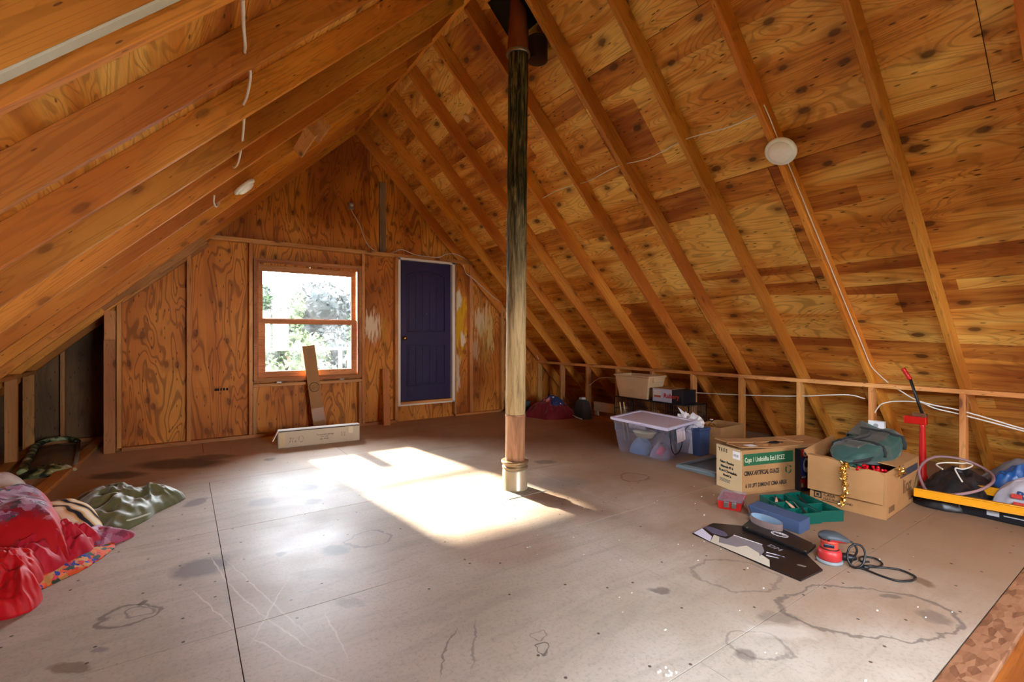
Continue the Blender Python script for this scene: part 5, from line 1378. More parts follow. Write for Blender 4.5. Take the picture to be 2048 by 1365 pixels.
MB().prism([(0.055 + 0.020 * math.cos(a * pi / 10), 0.215 + 0.030 * math.sin(a * pi / 10)) for a in range(20)], -0.0030, -0.002, axis='y').build('product_picture', plain('picture_dark', (48, 52, 72), 0.4), ty)
txt('Wmnovex', 0.030, frame((0.085, -0.0016, 0.288), EX, EZ, -EY), plain('pale_red', (206, 130, 130), 0.5), ty, sx=0.8)
txt('AOV', 0.022, frame((0.006, -0.0016, 0.105), EX, EZ, -EY), WHITEP, ty)
MB().box(0.003, 0.022, -0.0016, -0.0008, 0.035, 0.065).build('green_mark', plain('mark_green', (92, 150, 92), 0.5), ty)
pz = thing('paper_sheet', 'pale blue glossy sheet tucked behind the toy package', 'paper', (4.27, 1.80, 0.0), -0.295)
MB().box(-0.02, 0.12, 0.005, 0.010, 0.0, 0.352).build('sheet', plain('pale_blue_paper', (156, 166, 190), 0.4), pz)

# ------------------------------------------------------------------ box with the duffel bag
DBX, DBY, DBL, DBW, DBH = 3.85, 1.21, 0.76, 0.46, 0.315
db = thing('duffel_carton', 'worn cardboard box overflowing with a green duffel bag', 'box', (DBX, DBY, 0), 0.045)
bx = MB()
bx.box(0, DBL, 0, bwl, 0, DBH).box(0, DBL, DBW - bwl, DBW, 0, DBH).box(0, bwl, bwl, DBW - bwl, 0, DBH).box(DBL - bwl, DBL, bwl, DBW - bwl, 0, DBH).box(0, DBL, 0, DBW, 0, 0.006)
bx.build('carton_body', M_CARD, db, bevel=0.0015, seg=1)
# folded-over flap on the -x face, notched where the tinsel hangs out
fp = [(DBW + 0.006, 0.105), (DBW - 0.20, 0.105), (0.01, 0.105), (0.004, 0.30), (0.03, 0.322), (0.10, 0.325), (0.16, 0.300), (0.215, 0.305), (0.245, 0.335), (DBW - 0.12, 0.350), (DBW + 0.004, 0.352)]
MB().prism(fp, -0.030, -0.024, axis='x').build('outer_flap', M_CARD, db)
MB().prism([(DBW + 0.01, 0.350), (DBW - 0.12, 0.349), (DBW - 0.20, 0.34), (DBW - 0.20, 0.345), (DBW - 0.12, 0.355), (DBW + 0.01, 0.357)], -0.030, 0.02, axis='x').build('flap_fold', M_CARD, db)
MB().add([(0.0, DBW, DBH), (0.55, DBW, DBH), (0.60, DBW + 0.06, DBH + 0.10), (0.02, DBW + 0.05, DBH + 0.06)], [(0, 1, 2, 3)]).build('back_flap', M_CARD, db, solid=0.006)
MB().add([(0.25, 0.0, DBH), (DBL, 0.0, DBH), (DBL - 0.02, 0.18, DBH + 0.035), (0.22, 0.15, DBH + 0.02)], [(0, 1, 2, 3)]).build('front_flap', M_CARD, db, solid=0.006)
MB().box(0.30, 0.72, -0.0015, 0.0, 0.225, 0.275).build('tape_patch', plain('dark_tape', (66, 66, 72), 0.4), db)
M_DBW = plain('faded_ink', (110, 74, 44), 0.8)
txt('lioz', 0.13, frame((0.36, -0.0012, 0.11), EX, EZ, -EY), M_DBW, db, sx=1.1, bold=0.003)
MB().box(0.05, 0.17, -0.0012, 0.0, 0.035, 0.075).build('print_block', M_DBW, db); MB().box(0.50, 0.66, -0.0012, 0.0, 0.035, 0.05).build('print_block', M_DBW, db)
Mf_ = lambda y, z: frame((-0.0012, y, z), -EY, EZ, -EX)
ic = MB()
for (y0, y1, z0, z1) in ((0.385, 0.435, 0.085, 0.092), (0.385, 0.435, 0.046, 0.053), (0.385, 0.392, 0.053, 0.085), (0.428, 0.435, 0.053, 0.085), (0.402, 0.418, 0.060, 0.078)):
    ic.box(-0.0012, 0.0, y0, y1, z0, z1)
ic.build('print_icon', INK, db)
txt('CASA', 0.030, Mf_(0.372, 0.068), INK, db)
txt('NATURALS BLEND', 0.022, Mf_(0.372, 0.042), INK, db)
MB().box(-0.0012, 0.0, 0.24, 0.385, 0.032, 0.036).build('print_line', INK, db)
# duffel bag
df = thing('duffel_bag', 'green and black duffel bag lying on the worn cardboard box', 'bag', (DBX, DBY, DBH), 0.045)
M_DGREEN = mat_cloth('duffel_green', (48, 76, 70), 0.5, 0.2, 0.15)
M_DBLACK = mat_cloth('duffel_black', (34, 34, 34), 0.6, 0.1, 0.1)
M_DGREY = mat_cloth('duffel_grey', (74, 72, 64), 0.6, 0.1, 0.1)
A0, A1 = Vector((-0.01, 0.25, 0.045)), Vector((0.75, 0.20, 0.10))
def duf(u, th, grow=1.0):
    """u along the bag, th around it"""
    c0 = A0.lerp(A1, u)
    prof = (max(0.0, 1 - abs(2 * u - 1) ** 3.2)) ** 0.5
    a = 0.185 * (0.72 + 0.35 * u) * prof * grow; b = (0.062 + 0.045 * u) * prof * grow
    ct, st2 = math.cos(th), math.sin(th)
    y = math.copysign(abs(ct) ** 0.8, ct) * a; z = math.copysign(abs(st2) ** 0.8, st2) * b
    k = 0.016 * fbm(u * 6 + 2, ct * 2.4, st2 * 2.4) * prof
    return c0 + Vector((0.02 * st2, y * (1 + k * 8), z + k + 0.02 * math.sin(u * 9) * prof))
MB().grid(lambda u, v: duf(u, 2 * pi * v), 36, 36).build('bag_body', M_DGREEN, df, smooth=True)
for uu in (0.34, 0.72):
    MB().tube([duf(uu + 0.015 * math.sin(k), pi * 1.02 - k * pi * 1.15 / 16, 1.02) for k in range(17)], 0.019, 8, flat=0.22).build('bag_strap', M_DBLACK, df, smooth=True)
MB().grid(lambda u, v: duf(0.12 + 0.76 * u, 0.9 + 1.1 * v, 1.035), 20, 8).build('top_panel', M_DGREY, df, smooth=True, solid=0.004)
MB().grid(lambda u, v: duf(0.03 + 0.16 * u, -2.2 + 2.4 * v - 0.9, 1.04), 8, 12).build('end_panel', M_DBLACK, df, smooth=True, solid=0.004)
MB().tube(spline([duf(0.2, 1.3, 1.05), duf(0.3, 1.5, 1.12), duf(0.45, 1.6, 1.28) , duf(0.62, 1.55, 1.12), duf(0.74, 1.4, 1.04)], 6), 0.012, 8, flat=0.5).build('carry_handle', M_DBLACK, df, smooth=True)
MB().add([duf(0.60, 1.2, 1.0), duf(0.92, 1.0, 1.0), Vector((0.66, 0.34, 0.235)), Vector((0.40, 0.35, 0.165))], [(0, 1, 2, 3)]).build('raised_flap', M_DGREY, df, solid=0.012)
MB().add([duf(0.92, 1.0, 1.0), duf(0.97, 0.2, 1.0), Vector((0.78, 0.20, 0.15)), Vector((0.66, 0.34, 0.235))], [(0, 1, 2, 3)]).build('raised_side', M_DGREEN, df, solid=0.012)
gp = thing('green_plush', 'rolled pale green cloth poking out beside the duffel bag', 'cloth', (DBX + 0.06, DBY + 0.30, DBH - 0.04))
MB().tube(spline([(0.0, 0.06, 0.0), (0.03, 0.0, 0.04), (0.06, -0.05, 0.045), (0.12, -0.09, 0.02)], 6), [0.03] * 6 + [0.036] * 7 + [0.028] * 6, 12).build('cloth_roll', mat_cloth('mint_cloth', (78, 128, 104), 0.6, 0.3), gp, smooth=True)
rd = thing('red_beads', 'cluster of shiny red beads at the box corner under the duffel bag', 'beads', (DBX + 0.02, DBY + 0.10, DBH - 0.02))
rnd = random.Random(4)
bd_ = MB()
for k in range(60):
    p_ = Vector((rnd.uniform(-0.03, 0.10), rnd.uniform(-0.075, 0.075), rnd.uniform(-0.01, 0.025)))
    bd_.lathe([(0, -0.011), (0.0085, -0.007), (0.011, 0), (0.0085, 0.007), (0, 0.011)], 8, Matrix.Translation(p_))
bd_.build('bead_string', plain('red_glass', (190, 8, 24), 0.15), rd, smooth=True)
tn = thing('tinsel_garland', 'gold tinsel garland hanging over the front of the worn box', 'tinsel', (DBX - 0.045, DBY + 0.225, 0))
M_GOLD = plain('gold_foil', (238, 204, 128), 0.22, 1.0)
tm = MB(); rnd = random.Random(9)
core = spline([(0.05, 0.0, DBH + 0.02), (0.0, 0.0, DBH + 0.0), (-0.012, 0.005, 0.25), (-0.012, -0.012, 0.17), (-0.010, 0.008, 0.09), (-0.008, 0.015, 0.045)], 10)
for i, q in enumerate(core):
    t = i / (len(core) - 1)
    for _ in range(7):
        d = Vector((-abs(rnd.gauss(0, 0.6)), rnd.gauss(0, 1), rnd.gauss(0, 1))).normalized() * rnd.uniform(0.012, 0.045) * (1 - 0.45 * t)
        a = Vector((rnd.gauss(0, 1), rnd.gauss(0, 1), rnd.gauss(0, 1))).normalized() * 0.0055
        p1 = q + d * 0.5 + Vector((0, 0, rnd.uniform(-0.01, 0.01))); p2 = q + d
        tm.add([q - a, q + a, p1 + a, p1 - a], [(0, 1, 2, 3)]); tm.add([p1 - a, p1 + a, p2 + a * 0.4, p2 - a * 0.4], [(0, 1, 2, 3)])
me = bpy.data.meshes.new('tinsel'); me.from_pydata([tuple(q) for q in tm.v], [], tm.f); me.materials.append(M_GOLD)
finish('tinsel_strands', me, tn)
MB().tube(core, 0.004, 6).build('tinsel_core', M_GOLD, tn, smooth=True)
tn2 = thing('tinsel_tuft', 'small gold tinsel tuft on the right side of the worn box', 'tinsel', (DBX + 0.20, DBY - 0.005, DBH))
tm = MB()
for _ in range(60):
    q = Vector((rnd.uniform(-0.05, 0.08), rnd.uniform(-0.015, 0.0), rnd.uniform(-0.05, 0.015))); d = Vector((rnd.gauss(0, 1), -abs(rnd.gauss(0, 0.5)), rnd.gauss(0, 1))).normalized() * 0.02
    a = Vector((rnd.gauss(0, 1), rnd.gauss(0, 1), rnd.gauss(0, 1))).normalized() * 0.004
    tm.add([q - a, q + a, q + d + a, q + d - a], [(0, 1, 2, 3)])
me = bpy.data.meshes.new('tinsel'); me.from_pydata([tuple(q) for q in tm.v], [], tm.f); me.materials.append(M_GOLD)
finish('tinsel_strands', me, tn2)

# ------------------------------------------------------------------ red floor jack
jk = thing('red_jack', 'red jack with a long black lever standing behind the worn box', 'jack', (4.92, 1.305, 0))
M_JRED = plain('jack_red', (190, 24, 16), 0.35, 0.1)
MB().box(-0.05, 0.05, -0.05, 0.05, 0.0, 0.02).build('jack_foot', M_JRED, jk, bevel=0.004)
MB().lathe([(0.034, 0.02), (0.034, 0.10), (0.026, 0.13), (0.023, 0.30), (0.018, 0.50), (0.018, 0.53)], 18).build('jack_column', M_JRED, jk, smooth=True)
MB().box(-0.028, 0.028, -0.028, 0.115, 0.515, 0.575).build('jack_head', M_JRED, jk, bevel=0.004)
MB().box(-0.020, 0.020, -0.028, 0.06, 0.575, 0.605).build('jack_bracket', plain('brown_metal', (120, 78, 54), 0.4, 0.4), jk, bevel=0.004)
MB().tube([(0, -0.005, 0.58), (0, 0.045, 0.75), (0, 0.082, 0.885)], 0.011, 8).build('lever', BLACKP, jk, smooth=True)
gp_ = []
for k in range(13): gp_.append(Vector((0, 0.078 + 0.0021 * k * 2, 0.872 + 0.0075 * k)))
MB().tube(gp_, [0.017 if k % 3 else 0.0145 for k in range(13)], 10).build('lever_grip', M_JRED, jk, smooth=True)

# ------------------------------------------------------------------ tools on the floor
rcs = thing('red_case', 'small red plastic case with a clear lid on the floor', 'case', (3.17, 1.85, 0), 0.40)
tapered('case_body', plain('case_red', (190, 34, 30), 0.4), rcs, 0.115, 0.07, 0.125, 0.08, 0.055)
rcs.location = (3.28, 1.955, 0)
MB().box(-0.125, 0.125, -0.08, 0.08, 0.058, 0.075).build('case_lid', M_CLEAR, rcs, bevel=0.008, seg=3)
MB().tube(spline([(-0.10, 0.05, 0.05), (0.0, 0.02, 0.055), (0.09, 0.06, 0.052), (0.10, -0.02, 0.05), (0.0, -0.04, 0.055), (-0.09, -0.03, 0.05)], 8), 0.005, 6).build('coiled_lead', plain('lead_red', (170, 60, 60), 0.5), rcs, smooth=True)
for y in (-0.03, 0.02): MB().box(-0.135, -0.118, y - 0.016, y + 0.016, 0.02, 0.06).build('case_latch', M_STEEL, rcs, bevel=0.003)
rod = thing('steel_rod', 'thin steel rod lying between the red case and black sleeve', 'rod', (3.12, 1.74, 0))
MB().tube([(0.10, 0.085, 0.085), (-0.045, -0.048, 0.040), (-0.055, -0.040, 0.050)], 0.0085, 8).build('rod', plain('bright_steel', (186, 190, 196), 0.2, 0.9), rod, smooth=True)
bl = thing('foam_block', 'long blue foam sanding block on the floor', 'block', (3.135, 1.425, 0), 0.0)
Mb = frame((0, 0, 0), Vector((0.06, 0.33, 0)).normalized(), Vector((-0.33, 0.06, 0)).normalized() * -1, EZ * -1 * -1)
MB().prism([(0.0, 0.0), (0.145, 0.006), (0.175, 0.355), (0.035, 0.350)], 0.0, 0.078).build('block_body', plain('slate_blue', (60, 78, 112), 0.7, 0, 0.08, 60), bl, bevel=0.004)
be = thing('sanding_belt', 'brown sanding belt loop standing on edge beside the blue block', 'belt', (3.045, 1.585, 0), 1.35)
bp = [(0.108 * math.cos(a * pi / 30), 0.058 * math.sin(a * pi / 30)) for a in range(60)]
mb = MB(); vs_, fs = [], []
for x, y in bp:
    for s_, z in ((1.0, 0), (1.0, 0.07), (0.975, 0.07), (0.975, 0)): vs_.append((x * s_, y * s_, z))
for i in range(60):
    for k in range(4): fs.append((i * 4 + k, ((i + 1) % 60) * 4 + k, ((i + 1) % 60) * 4 + (k + 1) % 4, i * 4 + (k + 1) % 4))
mb.add(vs_, fs).build('belt_loop', plain('belt_brown', (126, 104, 100), 0.85), be)
vs_, fs = [], []
for x, y in bp:
    for z in (0.001, 0.069): vs_.append((x * 0.968, y * 0.968, z))
for i in range(60): fs.append((i * 2, ((i + 1) % 60) * 2, ((i + 1) % 60) * 2 + 1, i * 2 + 1))
MB().add(vs_, fs).build('belt_lining', plain('belt_blue', (120, 144, 166), 0.7), be)
# green organiser trays
gn = thing('tool_tray', 'open green two-part tool organiser full of hand tools', 'organiser', (3.45, 1.45, 0))
M_TG = plain('bottle_green', (6, 76, 64), 0.35)
def quad_tray(pts, h, wall):
    mb = MB()
    c = Vector((sum(p[0] for p in pts) / 4, sum(p[1] for p in pts) / 4, 0))
    P4 = [Vector((p[0], p[1], 0)) for p in pts]
    mb.prism([(p.x, p.y) for p in P4], 0, 0.006)
    for i in range(4):
        a, b = P4[i], P4[(i + 1) % 4]
        ai, bi = a + (c - a).normalized() * wall * 1.4, b + (c - b).normalized() * wall * 1.4
        mb.prism([(a.x, a.y), (b.x, b.y), (bi.x, bi.y), (ai.x, ai.y)], 0.006, h)
    return mb
near = [(-0.18, 0.06), (-0.005, -0.02), (0.175, 0.31), (0.01, 0.40)]
far = [(0.012, -0.008), (0.150, -0.085), (0.33, 0.27), (0.195, 0.315)]
q1 = quad_tray(near, 0.072, 0.006).build('tray_half', M_TG, gn, bevel=0.004)
q2 = quad_tray(far, 0.072, 0.006).build('tray_half', M_TG, gn, bevel=0.004)
def lerp2(p, a, b): return (p[a][0] + (p[b][0] - p[a][0]) * 0.0, 0)
def quadpt(p, u, v):
    a = Vector(p[0]).lerp(Vector(p[1]), u); b = Vector(p[3]).lerp(Vector(p[2]), u)
    return a.lerp(b, v)
for pp, par, vv_ in ((near, q1, (0.33, 0.66)), (far, q2, (0.45,))):
    for v in vv_:
        a, b = quadpt(pp, 0.03, v), quadpt(pp, 0.97, v)
        d = (b - a).normalized(); nn = Vector((-d.y, d.x)) * 0.003
        MB().prism([tuple(a - nn), tuple(b - nn), tuple(b + nn), tuple(a + nn)], 0.006, 0.062).build('divider', M_TG, par)
for k, v in enumerate((0.12, 0.28, 0.50, 0.72)):
    a = quadpt(near, -0.012, v); b = quadpt(near, -0.012, v + 0.07)
    MB().prism([tuple(a), tuple(b), tuple(b + Vector((-0.014, -0.006))), tuple(a + Vector((-0.014, -0.006)))], 0.02, 0.058).build('tray_clip', M_TG, q1)
M_PINKW = plain('tool_handle', (206, 150, 120), 0.5)
rnd = random.Random(3)
tools = [('wooden_tool', M_PINKW, 0.009), ('steel_tool', plain('bright_steel', (186, 190, 196), 0.2, 0.9), 0.005), ('black_pliers', BLACKP, 0.010)]
TL = [(0, near, 0.62, 0.40, 0.60, 0.66, 'wooden tool handle in the near tray half'), (2, near, 0.75, 0.70, 0.45, 0.92, 'black pliers at the back of the near tray half'), (1, near, 0.35, 0.68, 0.60, 0.97, 'steel shaft at the back of the near tray half'),
      (0, near, 0.30, 0.72, 0.50, 0.86, 'pale wooden handle at the back of the near tray half'), (2, near, 0.55, 0.06, 0.70, 0.30, 'black grip at the front of the near tray half'), (2, far, 0.40, 0.55, 0.60, 0.90, 'black handle in the far tray half'), (1, near, 0.80, 0.40, 0.85, 0.64, 'bright steel tool in the middle of the tray')]
for kind, pp, u0, v0, u1, v1, lab in TL:
    nm, mt, r_ = tools[kind]
    a, b = quadpt(pp, u0, v0), quadpt(pp, u1, v1)
    p0 = Vector((3.45 + a.x, 1.45 + a.y, 0.035)); p1 = Vector((3.45 + b.x, 1.45 + b.y, 0.066))
    o_ = MB().tube([Vector(), (p1 - p0) * 0.3, (p1 - p0) * 0.55, p1 - p0], [r_ * 0.7, r_ * 1.1, r_, r_ * 0.5], 8).build(nm, mt, None, smooth=True, loc=p0)
    tag(o_, lab, 'tool', 'hand tools in the green organiser')
# printed board and black sleeve
bo = thing('printed_board', 'flat printed board with white and grey artwork on the floor', 'board', (2.68, 1.46, 0))
def flat(pts, z0, z1, name, mat, par, off):
    return MB().prism([(x - off[0], y - off[1]) for x, y in pts], z0, z1).build(name, mat, par)
O_ = (2.68, 1.46)
flat([(2.595, 1.803), (2.842, 1.823), (2.969, 1.675), (2.90, 1.45), (2.865, 1.27), (2.743, 1.136), (2.535, 1.149), (2.54, 1.303)][::-1], 0.001, 0.010, 'board_sheet', plain('board_black', (32, 26, 26), 0.28), bo, O_)
flat([(2.597, 1.80), (2.704, 1.811), (2.642, 1.704), (2.568, 1.668)], 0.010, 0.0106, 'print_area', plain('print_lilac_white', (214, 210, 230), 0.3), bo, O_)
flat([(2.568, 1.666), (2.675, 1.711), (2.675, 1.675), (2.601, 1.633), (2.627, 1.538), (2.693, 1.515), (2.656, 1.423), (2.622, 1.348), (2.543, 1.305)], 0.010, 0.0106, 'print_area', plain('print_cream', (206, 198, 180), 0.3), bo, O_)
flat([(2.675, 1.675), (2.685, 1.633), (2.765, 1.637), (2.774, 1.47), (2.707, 1.419), (2.619, 1.399), (2.656, 1.423), (2.693, 1.515), (2.627, 1.538), (2.601, 1.633)], 0.0106, 0.0110, 'print_area', plain('print_grey', (132, 126, 132), 0.3), bo, O_)
flat([(2.721, 1.808), (2.767, 1.810), (2.774, 1.705), (2.738, 1.656), (2.706, 1.654), (2.686, 1.728)], 0.0106, 0.0110, 'print_area', plain('print_slate', (92, 88, 112), 0.3), bo, O_)
flat([(2.765, 1.640), (2.775, 1.640), (2.784, 1.47), (2.774, 1.47)], 0.0106, 0.0112, 'print_line', WHITEP, bo, O_)
for k, (x, y, a, l) in enumerate(((2.70, 1.405, -1.3, 0.09), (2.675, 1.40, -1.45, 0.07), (2.66, 1.385, -1.2, 0.06), (2.72, 1.37, -1.6, 0.06))):
    d = Vector((math.cos(a), math.sin(a))) * l; nn = Vector((-d.y, d.x)).normalized() * 0.005
    p_ = Vector((x, y))
    flat([tuple(p_ - nn), tuple(p_ + d - nn * 0.3), tuple(p_ + d + nn * 0.3), tuple(p_ + nn)], 0.0110, 0.0116, 'brush_stroke', WHITEP if k % 2 == 0 else plain('print_slate', (92, 88, 112), 0.3), bo, O_)
txt('DM', 0.055, frame((2.790 - O_[0], 1.452 - O_[1], 0.0106), Vector((-0.18, -1, 0)).normalized(), Vector((1, -0.18, 0)).normalized(), EZ), plain('print_grey', (132, 126, 132), 0.3), bo)
flat([(2.682, 1.236), (2.70, 1.238), (2.712, 1.200), (2.694, 1.197)], 0.010, 0.0106, 'small_label', GREYINK, bo, O_)
sl = thing('black_sleeve', 'black plastic sleeve with a white oval logo on the floor', 'sleeve', (2.96, 1.47, 0))
O2 = (2.96, 1.47)
S_ = plain('sleeve_black', (30, 28, 30), 0.25)
MB().prism([(x - O2[0], y - O2[1]) for x, y in [(2.905, 1.665), (3.075, 1.70), (3.085, 1.545), (2.992, 1.272), (2.840, 1.256), (2.865, 1.40)]][::-1], 0.0125, 0.030).build('sleeve_body', S_, sl, bevel=0.004)
ov = MB()
for k_, rr_ in ((1.0, 0.0028), (0.82, 0.0018)):
    ov.tube([Vector((0.002, -0.008, 0.0305)) + Vector((0.030 * k_ * math.cos(a * pi / 16), 0.047 * k_ * math.sin(a * pi / 16), 0)) for a in range(32)], rr_, 5, closed=True, flat=0.2)
ov.build('oval_logo', WHITEP, sl)
txt('Casp', 0.030, frame((0.010, 0.024, 0.0305), Vector((0.0, -1, 0)), Vector((1, 0, 0)), EZ), WHITEP, sl, bold=0.0004)
for x, y in ((2.985, 1.285), (2.850, 1.268), (2.90, 1.63)):
    MB().lathe([(0.006, 0), (0.006, 0.002), (0, 0.0025)], 10, Matrix.Translation((x - O2[0], y - O2[1], 0.030))).build('rivet', M_STEEL, sl)

# sander
sd = thing('orbital_sander', 'red and black orbital sander standing on the floor', 'sander', (2.895, 1.165, 0), -0.9)
M_SR = plain('sander_red', (178, 46, 46), 0.4)
M_SG = plain('sander_rubber', (66, 72, 78), 0.5)
MB().lathe([(0.0, 0.0), (0.060, 0.0), (0.063, 0.006), (0.063, 0.014), (0.056, 0.018)], 36).build('sanding_pad', plain('pad_grey', (132, 138, 142), 0.5), sd, smooth=True)
MB().lathe([(0.054, 0.018), (0.057, 0.024), (0.057, 0.055), (0.052, 0.070), (0.042, 0.076)], 36).build('lower_housing', M_SR, sd, smooth=True)
MB().lathe([(0.042, 0.076), (0.041, 0.084), (0.041, 0.112), (0.044, 0.118)], 36).build('waist', plain('sander_orange', (188, 66, 50), 0.4), sd, smooth=True)
MB().lathe([(0.0435, 0.072), (0.0450, 0.075), (0.0435, 0.078)], 36).build('gasket', BLACKP, sd, smooth=True)
def headpt(u, v, g=1.0, zl_=0.0):
    th, ph = 2 * pi * u, pi * (v - 0.5)
    x = 0.052 * math.cos(ph) * math.cos(th) * g; y = 0.046 * math.cos(ph) * math.sin(th) * g
    if x > 0: x *= 1.75
    return Vector((x, y, 0.137 + 0.026 * math.sin(ph) * g - max(0, x - 0.03) * 0.28 + zl_))
MB().grid(lambda u, v: headpt(u, v * 0.66), 32, 10).build('grip_housing', M_SR, sd, smooth=True)
MB().grid(lambda u, v: headpt(u, 0.44 + 0.56 * v, 1.05, 0.002), 32, 12).build('grip_rubber', M_SG, sd, smooth=True)
for k in range(4):
    a = -1.9 - k * 0.42
    MB().box(-0.006, 0.006, -0.003, 0.003, -0.006, 0.006, 0, Matrix.Translation((0.049 * math.cos(a), 0.043 * math.sin(a), 0.131)) @ Matrix.Rotation(a + pi / 2, 4, 'Z')).build('vent_slot', BLACKP, sd, bevel=0.001)
MB().box(-0.024, 0.024, -0.003, 0.004, -0.009, 0.009, 0, Matrix.Translation((-0.014, -0.040, 0.098)) @ Matrix.Rotation(-0.25, 4, 'Z')).build('name_plate', plain('plate_navy', (24, 26, 48), 0.3), sd, bevel=0.003)
MB().lathe([(0.018, 0), (0.021, 0.03), (0.016, 0.06), (0.010, 0.075)], 16, frame((0.05, 0.0, 0.035), EY, EZ, EX)).build('dust_port', BLACKP, sd, smooth=True)
cp = [(2.945, 1.095, 0.125), (2.955, 1.075, 0.115), (2.962, 1.06, 0.08), (2.955, 1.075, 0.035), (2.92, 1.075, 0.012), (2.905, 1.045, 0.01), (2.922, 1.02, 0.035), (2.95, 1.02, 0.085), (2.96, 1.04, 0.112), (2.95, 1.065, 0.115), (2.925, 1.085, 0.09), (2.91, 1.085, 0.04), (2.91, 1.06, 0.010), (2.93, 1.02, 0.008), (2.922, 0.945, 0.007), (2.927, 0.878, 0.007), (2.976, 0.841, 0.007), (3.035, 0.832, 0.007), (3.065, 0.854, 0.007), (3.076, 0.913, 0.007), (3.027, 0.974, 0.007), (2.96, 1.016, 0.012), (2.975, 1.00, 0.02), (3.026, 0.986, 0.007), (3.083, 0.987, 0.007), (3.124, 1.032, 0.007), (3.096, 1.077, 0.007), (3.053, 1.081, 0.007), (3.02, 1.06, 0.007), (3.05, 1.035, 0.007)]
o_ = cable('black power cord of the sander looped on the floor', cp, 0.0052, 8, BLACKP, 'power_cord', 7)
o_['group'] = 'loose cords'
MB().lathe([(0.011, -0.016), (0.013, 0.0), (0.010, 0.018)], 10, Matrix.Translation(Vector((2.942, 1.02, 0.014)) - Vector(o_.location)) @ Matrix.Rotation(1.3, 4, 'X')).build('cord_tie', BLACKP, o_, smooth=True)

# ------------------------------------------------------------------ pile at the far right
p1 = heap('black_tarp', plain('tarp_black', (30, 28, 30), 0.35, 0, 0.3, 9), [(4.42, 1.22), (4.40, 1.0), (4.62, 0.86), (4.85, 0.80), (5.02, 0.9), (5.04, 1.15), (4.90, 1.24), (4.66, 1.26)], 0.20, 40, 0.05, 8)
tag(p1, 'black plastic tarp crumpled beside the worn box at the right edge', 'tarp', 'pile at the right edge')
p2 = heap('blue_tarp', plain('tarp_blue', (34, 84, 150), 0.3, 0, 0.3, 9), [(4.86, 0.92), (4.88, 0.70), (4.95, 0.45), (5.06, 0.40), (5.07, 0.9), (4.98, 0.98)], 0.27, 41, 0.05, 9)
tag(p2, 'blue tarp bunched against the knee wall at the right edge', 'tarp', 'pile at the right edge')
p3 = heap('grey_sheet', mat_cloth('grey_sheet', (112, 104, 104), 0.8, 0.1), [(5.20, 1.02), (5.19, 0.6), (5.20, 0.35), (5.34, 0.35), (5.40, 0.7), (5.32, 1.02)], 0.30, 42, 0.03, 6)
tag(p3, 'grey cloth behind the blue tarp at the right edge', 'cloth', 'pile at the right edge')
n = NT('printed_bag'); _p = n.coord()
_f = n.noise(_p, 5, 2, 0.5)
n.bsdf(n.mix(_f, rgb(168, 166, 180), rgb(206, 204, 212)), 0.3)
pbg = thing('printed_bag', 'white plastic bag with blue and red print at the right edge', 'bag', (4.74, 0.66, 0))
heap('bag_body', n.m, [(-0.14, 0.19), (-0.20, 0.0), (-0.20, -0.22), (0.02, -0.26), (0.12, -0.15), (0.12, 0.1), (0.03, 0.2)], 0.24, 44, 0.02, 7, pbg, p=3.5)
for b_, x, y, z, s_, mt in (('REI', -0.185, 0.06, 0.155, 0.07, plain('print_navy', (34, 60, 110), 0.5)), ('III', -0.21, 0.0, 0.09, 0.07, INK), ('D', -0.145, -0.02, 0.20, 0.06, INK)):
    d_ = Vector((0.55, 0, 0.83)).normalized()
    txt(b_, s_, frame((x - 0.012, y, z), -EY, d_, -EY.cross(d_) if False else Vector((-0.83, 0, 0.55))), mt, pbg, bold=0.002)
MB().box(-0.215, -0.205, 0.02, 0.07, 0.10, 0.13).build('red_print', plain('print_red2', (196, 60, 50), 0.5), pbg)
MB().box(-0.205, -0.195, 0.03, 0.08, 0.155, 0.18).build('red_print', plain('print_red2', (196, 60, 50), 0.5), pbg)
hs = MB().tube(spline([(4.44, 1.17, 0.13), (4.60, 1.24, 0.22), (4.80, 1.20, 0.29), (4.93, 1.06, 0.28), (4.90, 0.92, 0.23), (4.72, 0.86, 0.20), (4.52, 0.90, 0.16), (4.38, 1.00, 0.13), (4.34, 1.10, 0.12)], 10, True), 0.010, 8, closed=True)
hs = hs.build('hose_loop', plain('hose_mauve', (150, 116, 118), 0.45, 0, 0.3, 14), None, smooth=True)
tag(hs, 'mauve hose coiled in one big loop over the black tarp', 'hose', 'pile at the right edge')
o_ = cable('thin white cord tangled inside the hose loop', [(4.50, 1.08, 0.27), (4.56, 1.13, 0.285), (4.66, 1.10, 0.29), (4.74, 1.02, 0.29), (4.80, 1.02, 0.285), (4.78, 0.98, 0.28), (4.68, 0.98, 0.275), (4.62, 1.0, 0.27), (4.58, 1.03, 0.275), (4.52, 1.0, 0.24), (4.48, 0.97, 0.21)], 0.005)
o_['group'] = 'pile at the right edge'
ca = thing('black_case', 'flat black case on the floor under the yellow level', 'case', (4.44, 0.42, 0))
MB().box(0, 0.30, 0, 0.565, 0, 0.085).build('case_body', plain('case_black', (24, 26, 32), 0.3), ca, bevel=0.01, seg=3)
MB().box(-0.0015, 0.0, 0.36, 0.42, 0.030, 0.062).build('case_badge', plain('badge_grey', (176, 180, 184), 0.4), ca)
MB().box(-0.0015, 0.0, 0.20, 0.34, 0.042, 0.048).build('case_stripe', plain('badge_grey', (176, 180, 184), 0.4), ca)
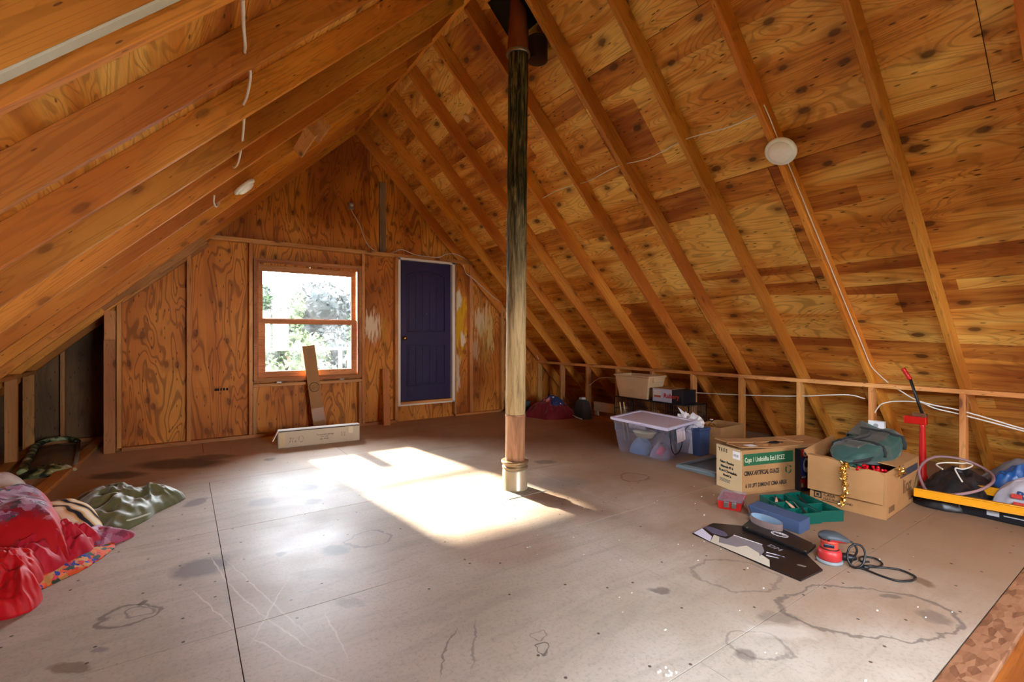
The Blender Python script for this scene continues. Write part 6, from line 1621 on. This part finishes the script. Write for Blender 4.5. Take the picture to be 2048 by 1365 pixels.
MB().tube([(-0.004, 0.56, 0.02), (-0.004, 0.555, 0.075)], 0.004, 6).build('case_clip', M_STEEL, ca)
M_YEL = plain('level_yellow', (222, 150, 16), 0.35)
for nm, lab, a, b in (('yellow_level', 'long yellow spirit level lying across the black case', Vector((4.30, 1.19, 0.115)), Vector((4.44, 0.38, 0.115))), ('yellow_bar', 'short yellow bar behind the long spirit level', Vector((4.68, 0.93, 0.135)), Vector((4.70, 0.40, 0.135)))):
    t = thing(nm, lab, 'level', a, 0, 'pile at the right edge')
    d = (b - a).normalized(); sd_ = d.cross(EZ).normalized()
    Lb = (b - a).length
    Ml2 = frame((0, 0, 0), d, sd_, EZ)
    MB().box(0, Lb, -0.004, 0.004, -0.028, 0.030, 0, Ml2).build('level_web', M_YEL, t)
    MB().box(0, Lb, -0.013, 0.013, 0.022, 0.030, 0, Ml2).build('level_rail', M_YEL, t, bevel=0.002)
    MB().box(0, Lb, -0.013, 0.013, -0.028, -0.020, 0, Ml2).build('level_rail', M_YEL, t, bevel=0.002)
ce = thing('carton_scrap', 'plain cardboard carton at the far right edge of the frame', 'box', (4.88, 0.34, 0.0), 0.1)
MB().box(0, 0.16, -0.10, 0.12, 0, 0.33).build('carton_body', M_CARD, ce, bevel=0.003)
MB().box(-0.01, 0.0, -0.10, 0.12, 0.25, 0.335).build('carton_flap', M_CARD, ce, bevel=0.001)
# bits of white debris on the floor
rnd = random.Random(21)
db_ = MB()
for _ in range(60):
    x, y = (rnd.uniform(1.5, 3.6), rnd.uniform(0.6, 2.6))
    s_ = rnd.uniform(0.002, 0.0055)
    db_.box(x, x + s_ * rnd.uniform(1, 2.5), y, y + s_, 0.0, s_ * 0.6, 0, None)
for k in range(9):
    x, y = 1.44 + rnd.uniform(-0.03, 0.03), 1.11 + rnd.uniform(-0.02, 0.02)
    db_.box(x, x + 0.008, y, y + 0.006, 0, 0.005)
o_ = db_.build('floor_crumbs', plain('crumb_white', (226, 222, 216), 0.7))
tag(o_, 'tiny white crumbs scattered over the floor at the right', 'debris', None, 'stuff')
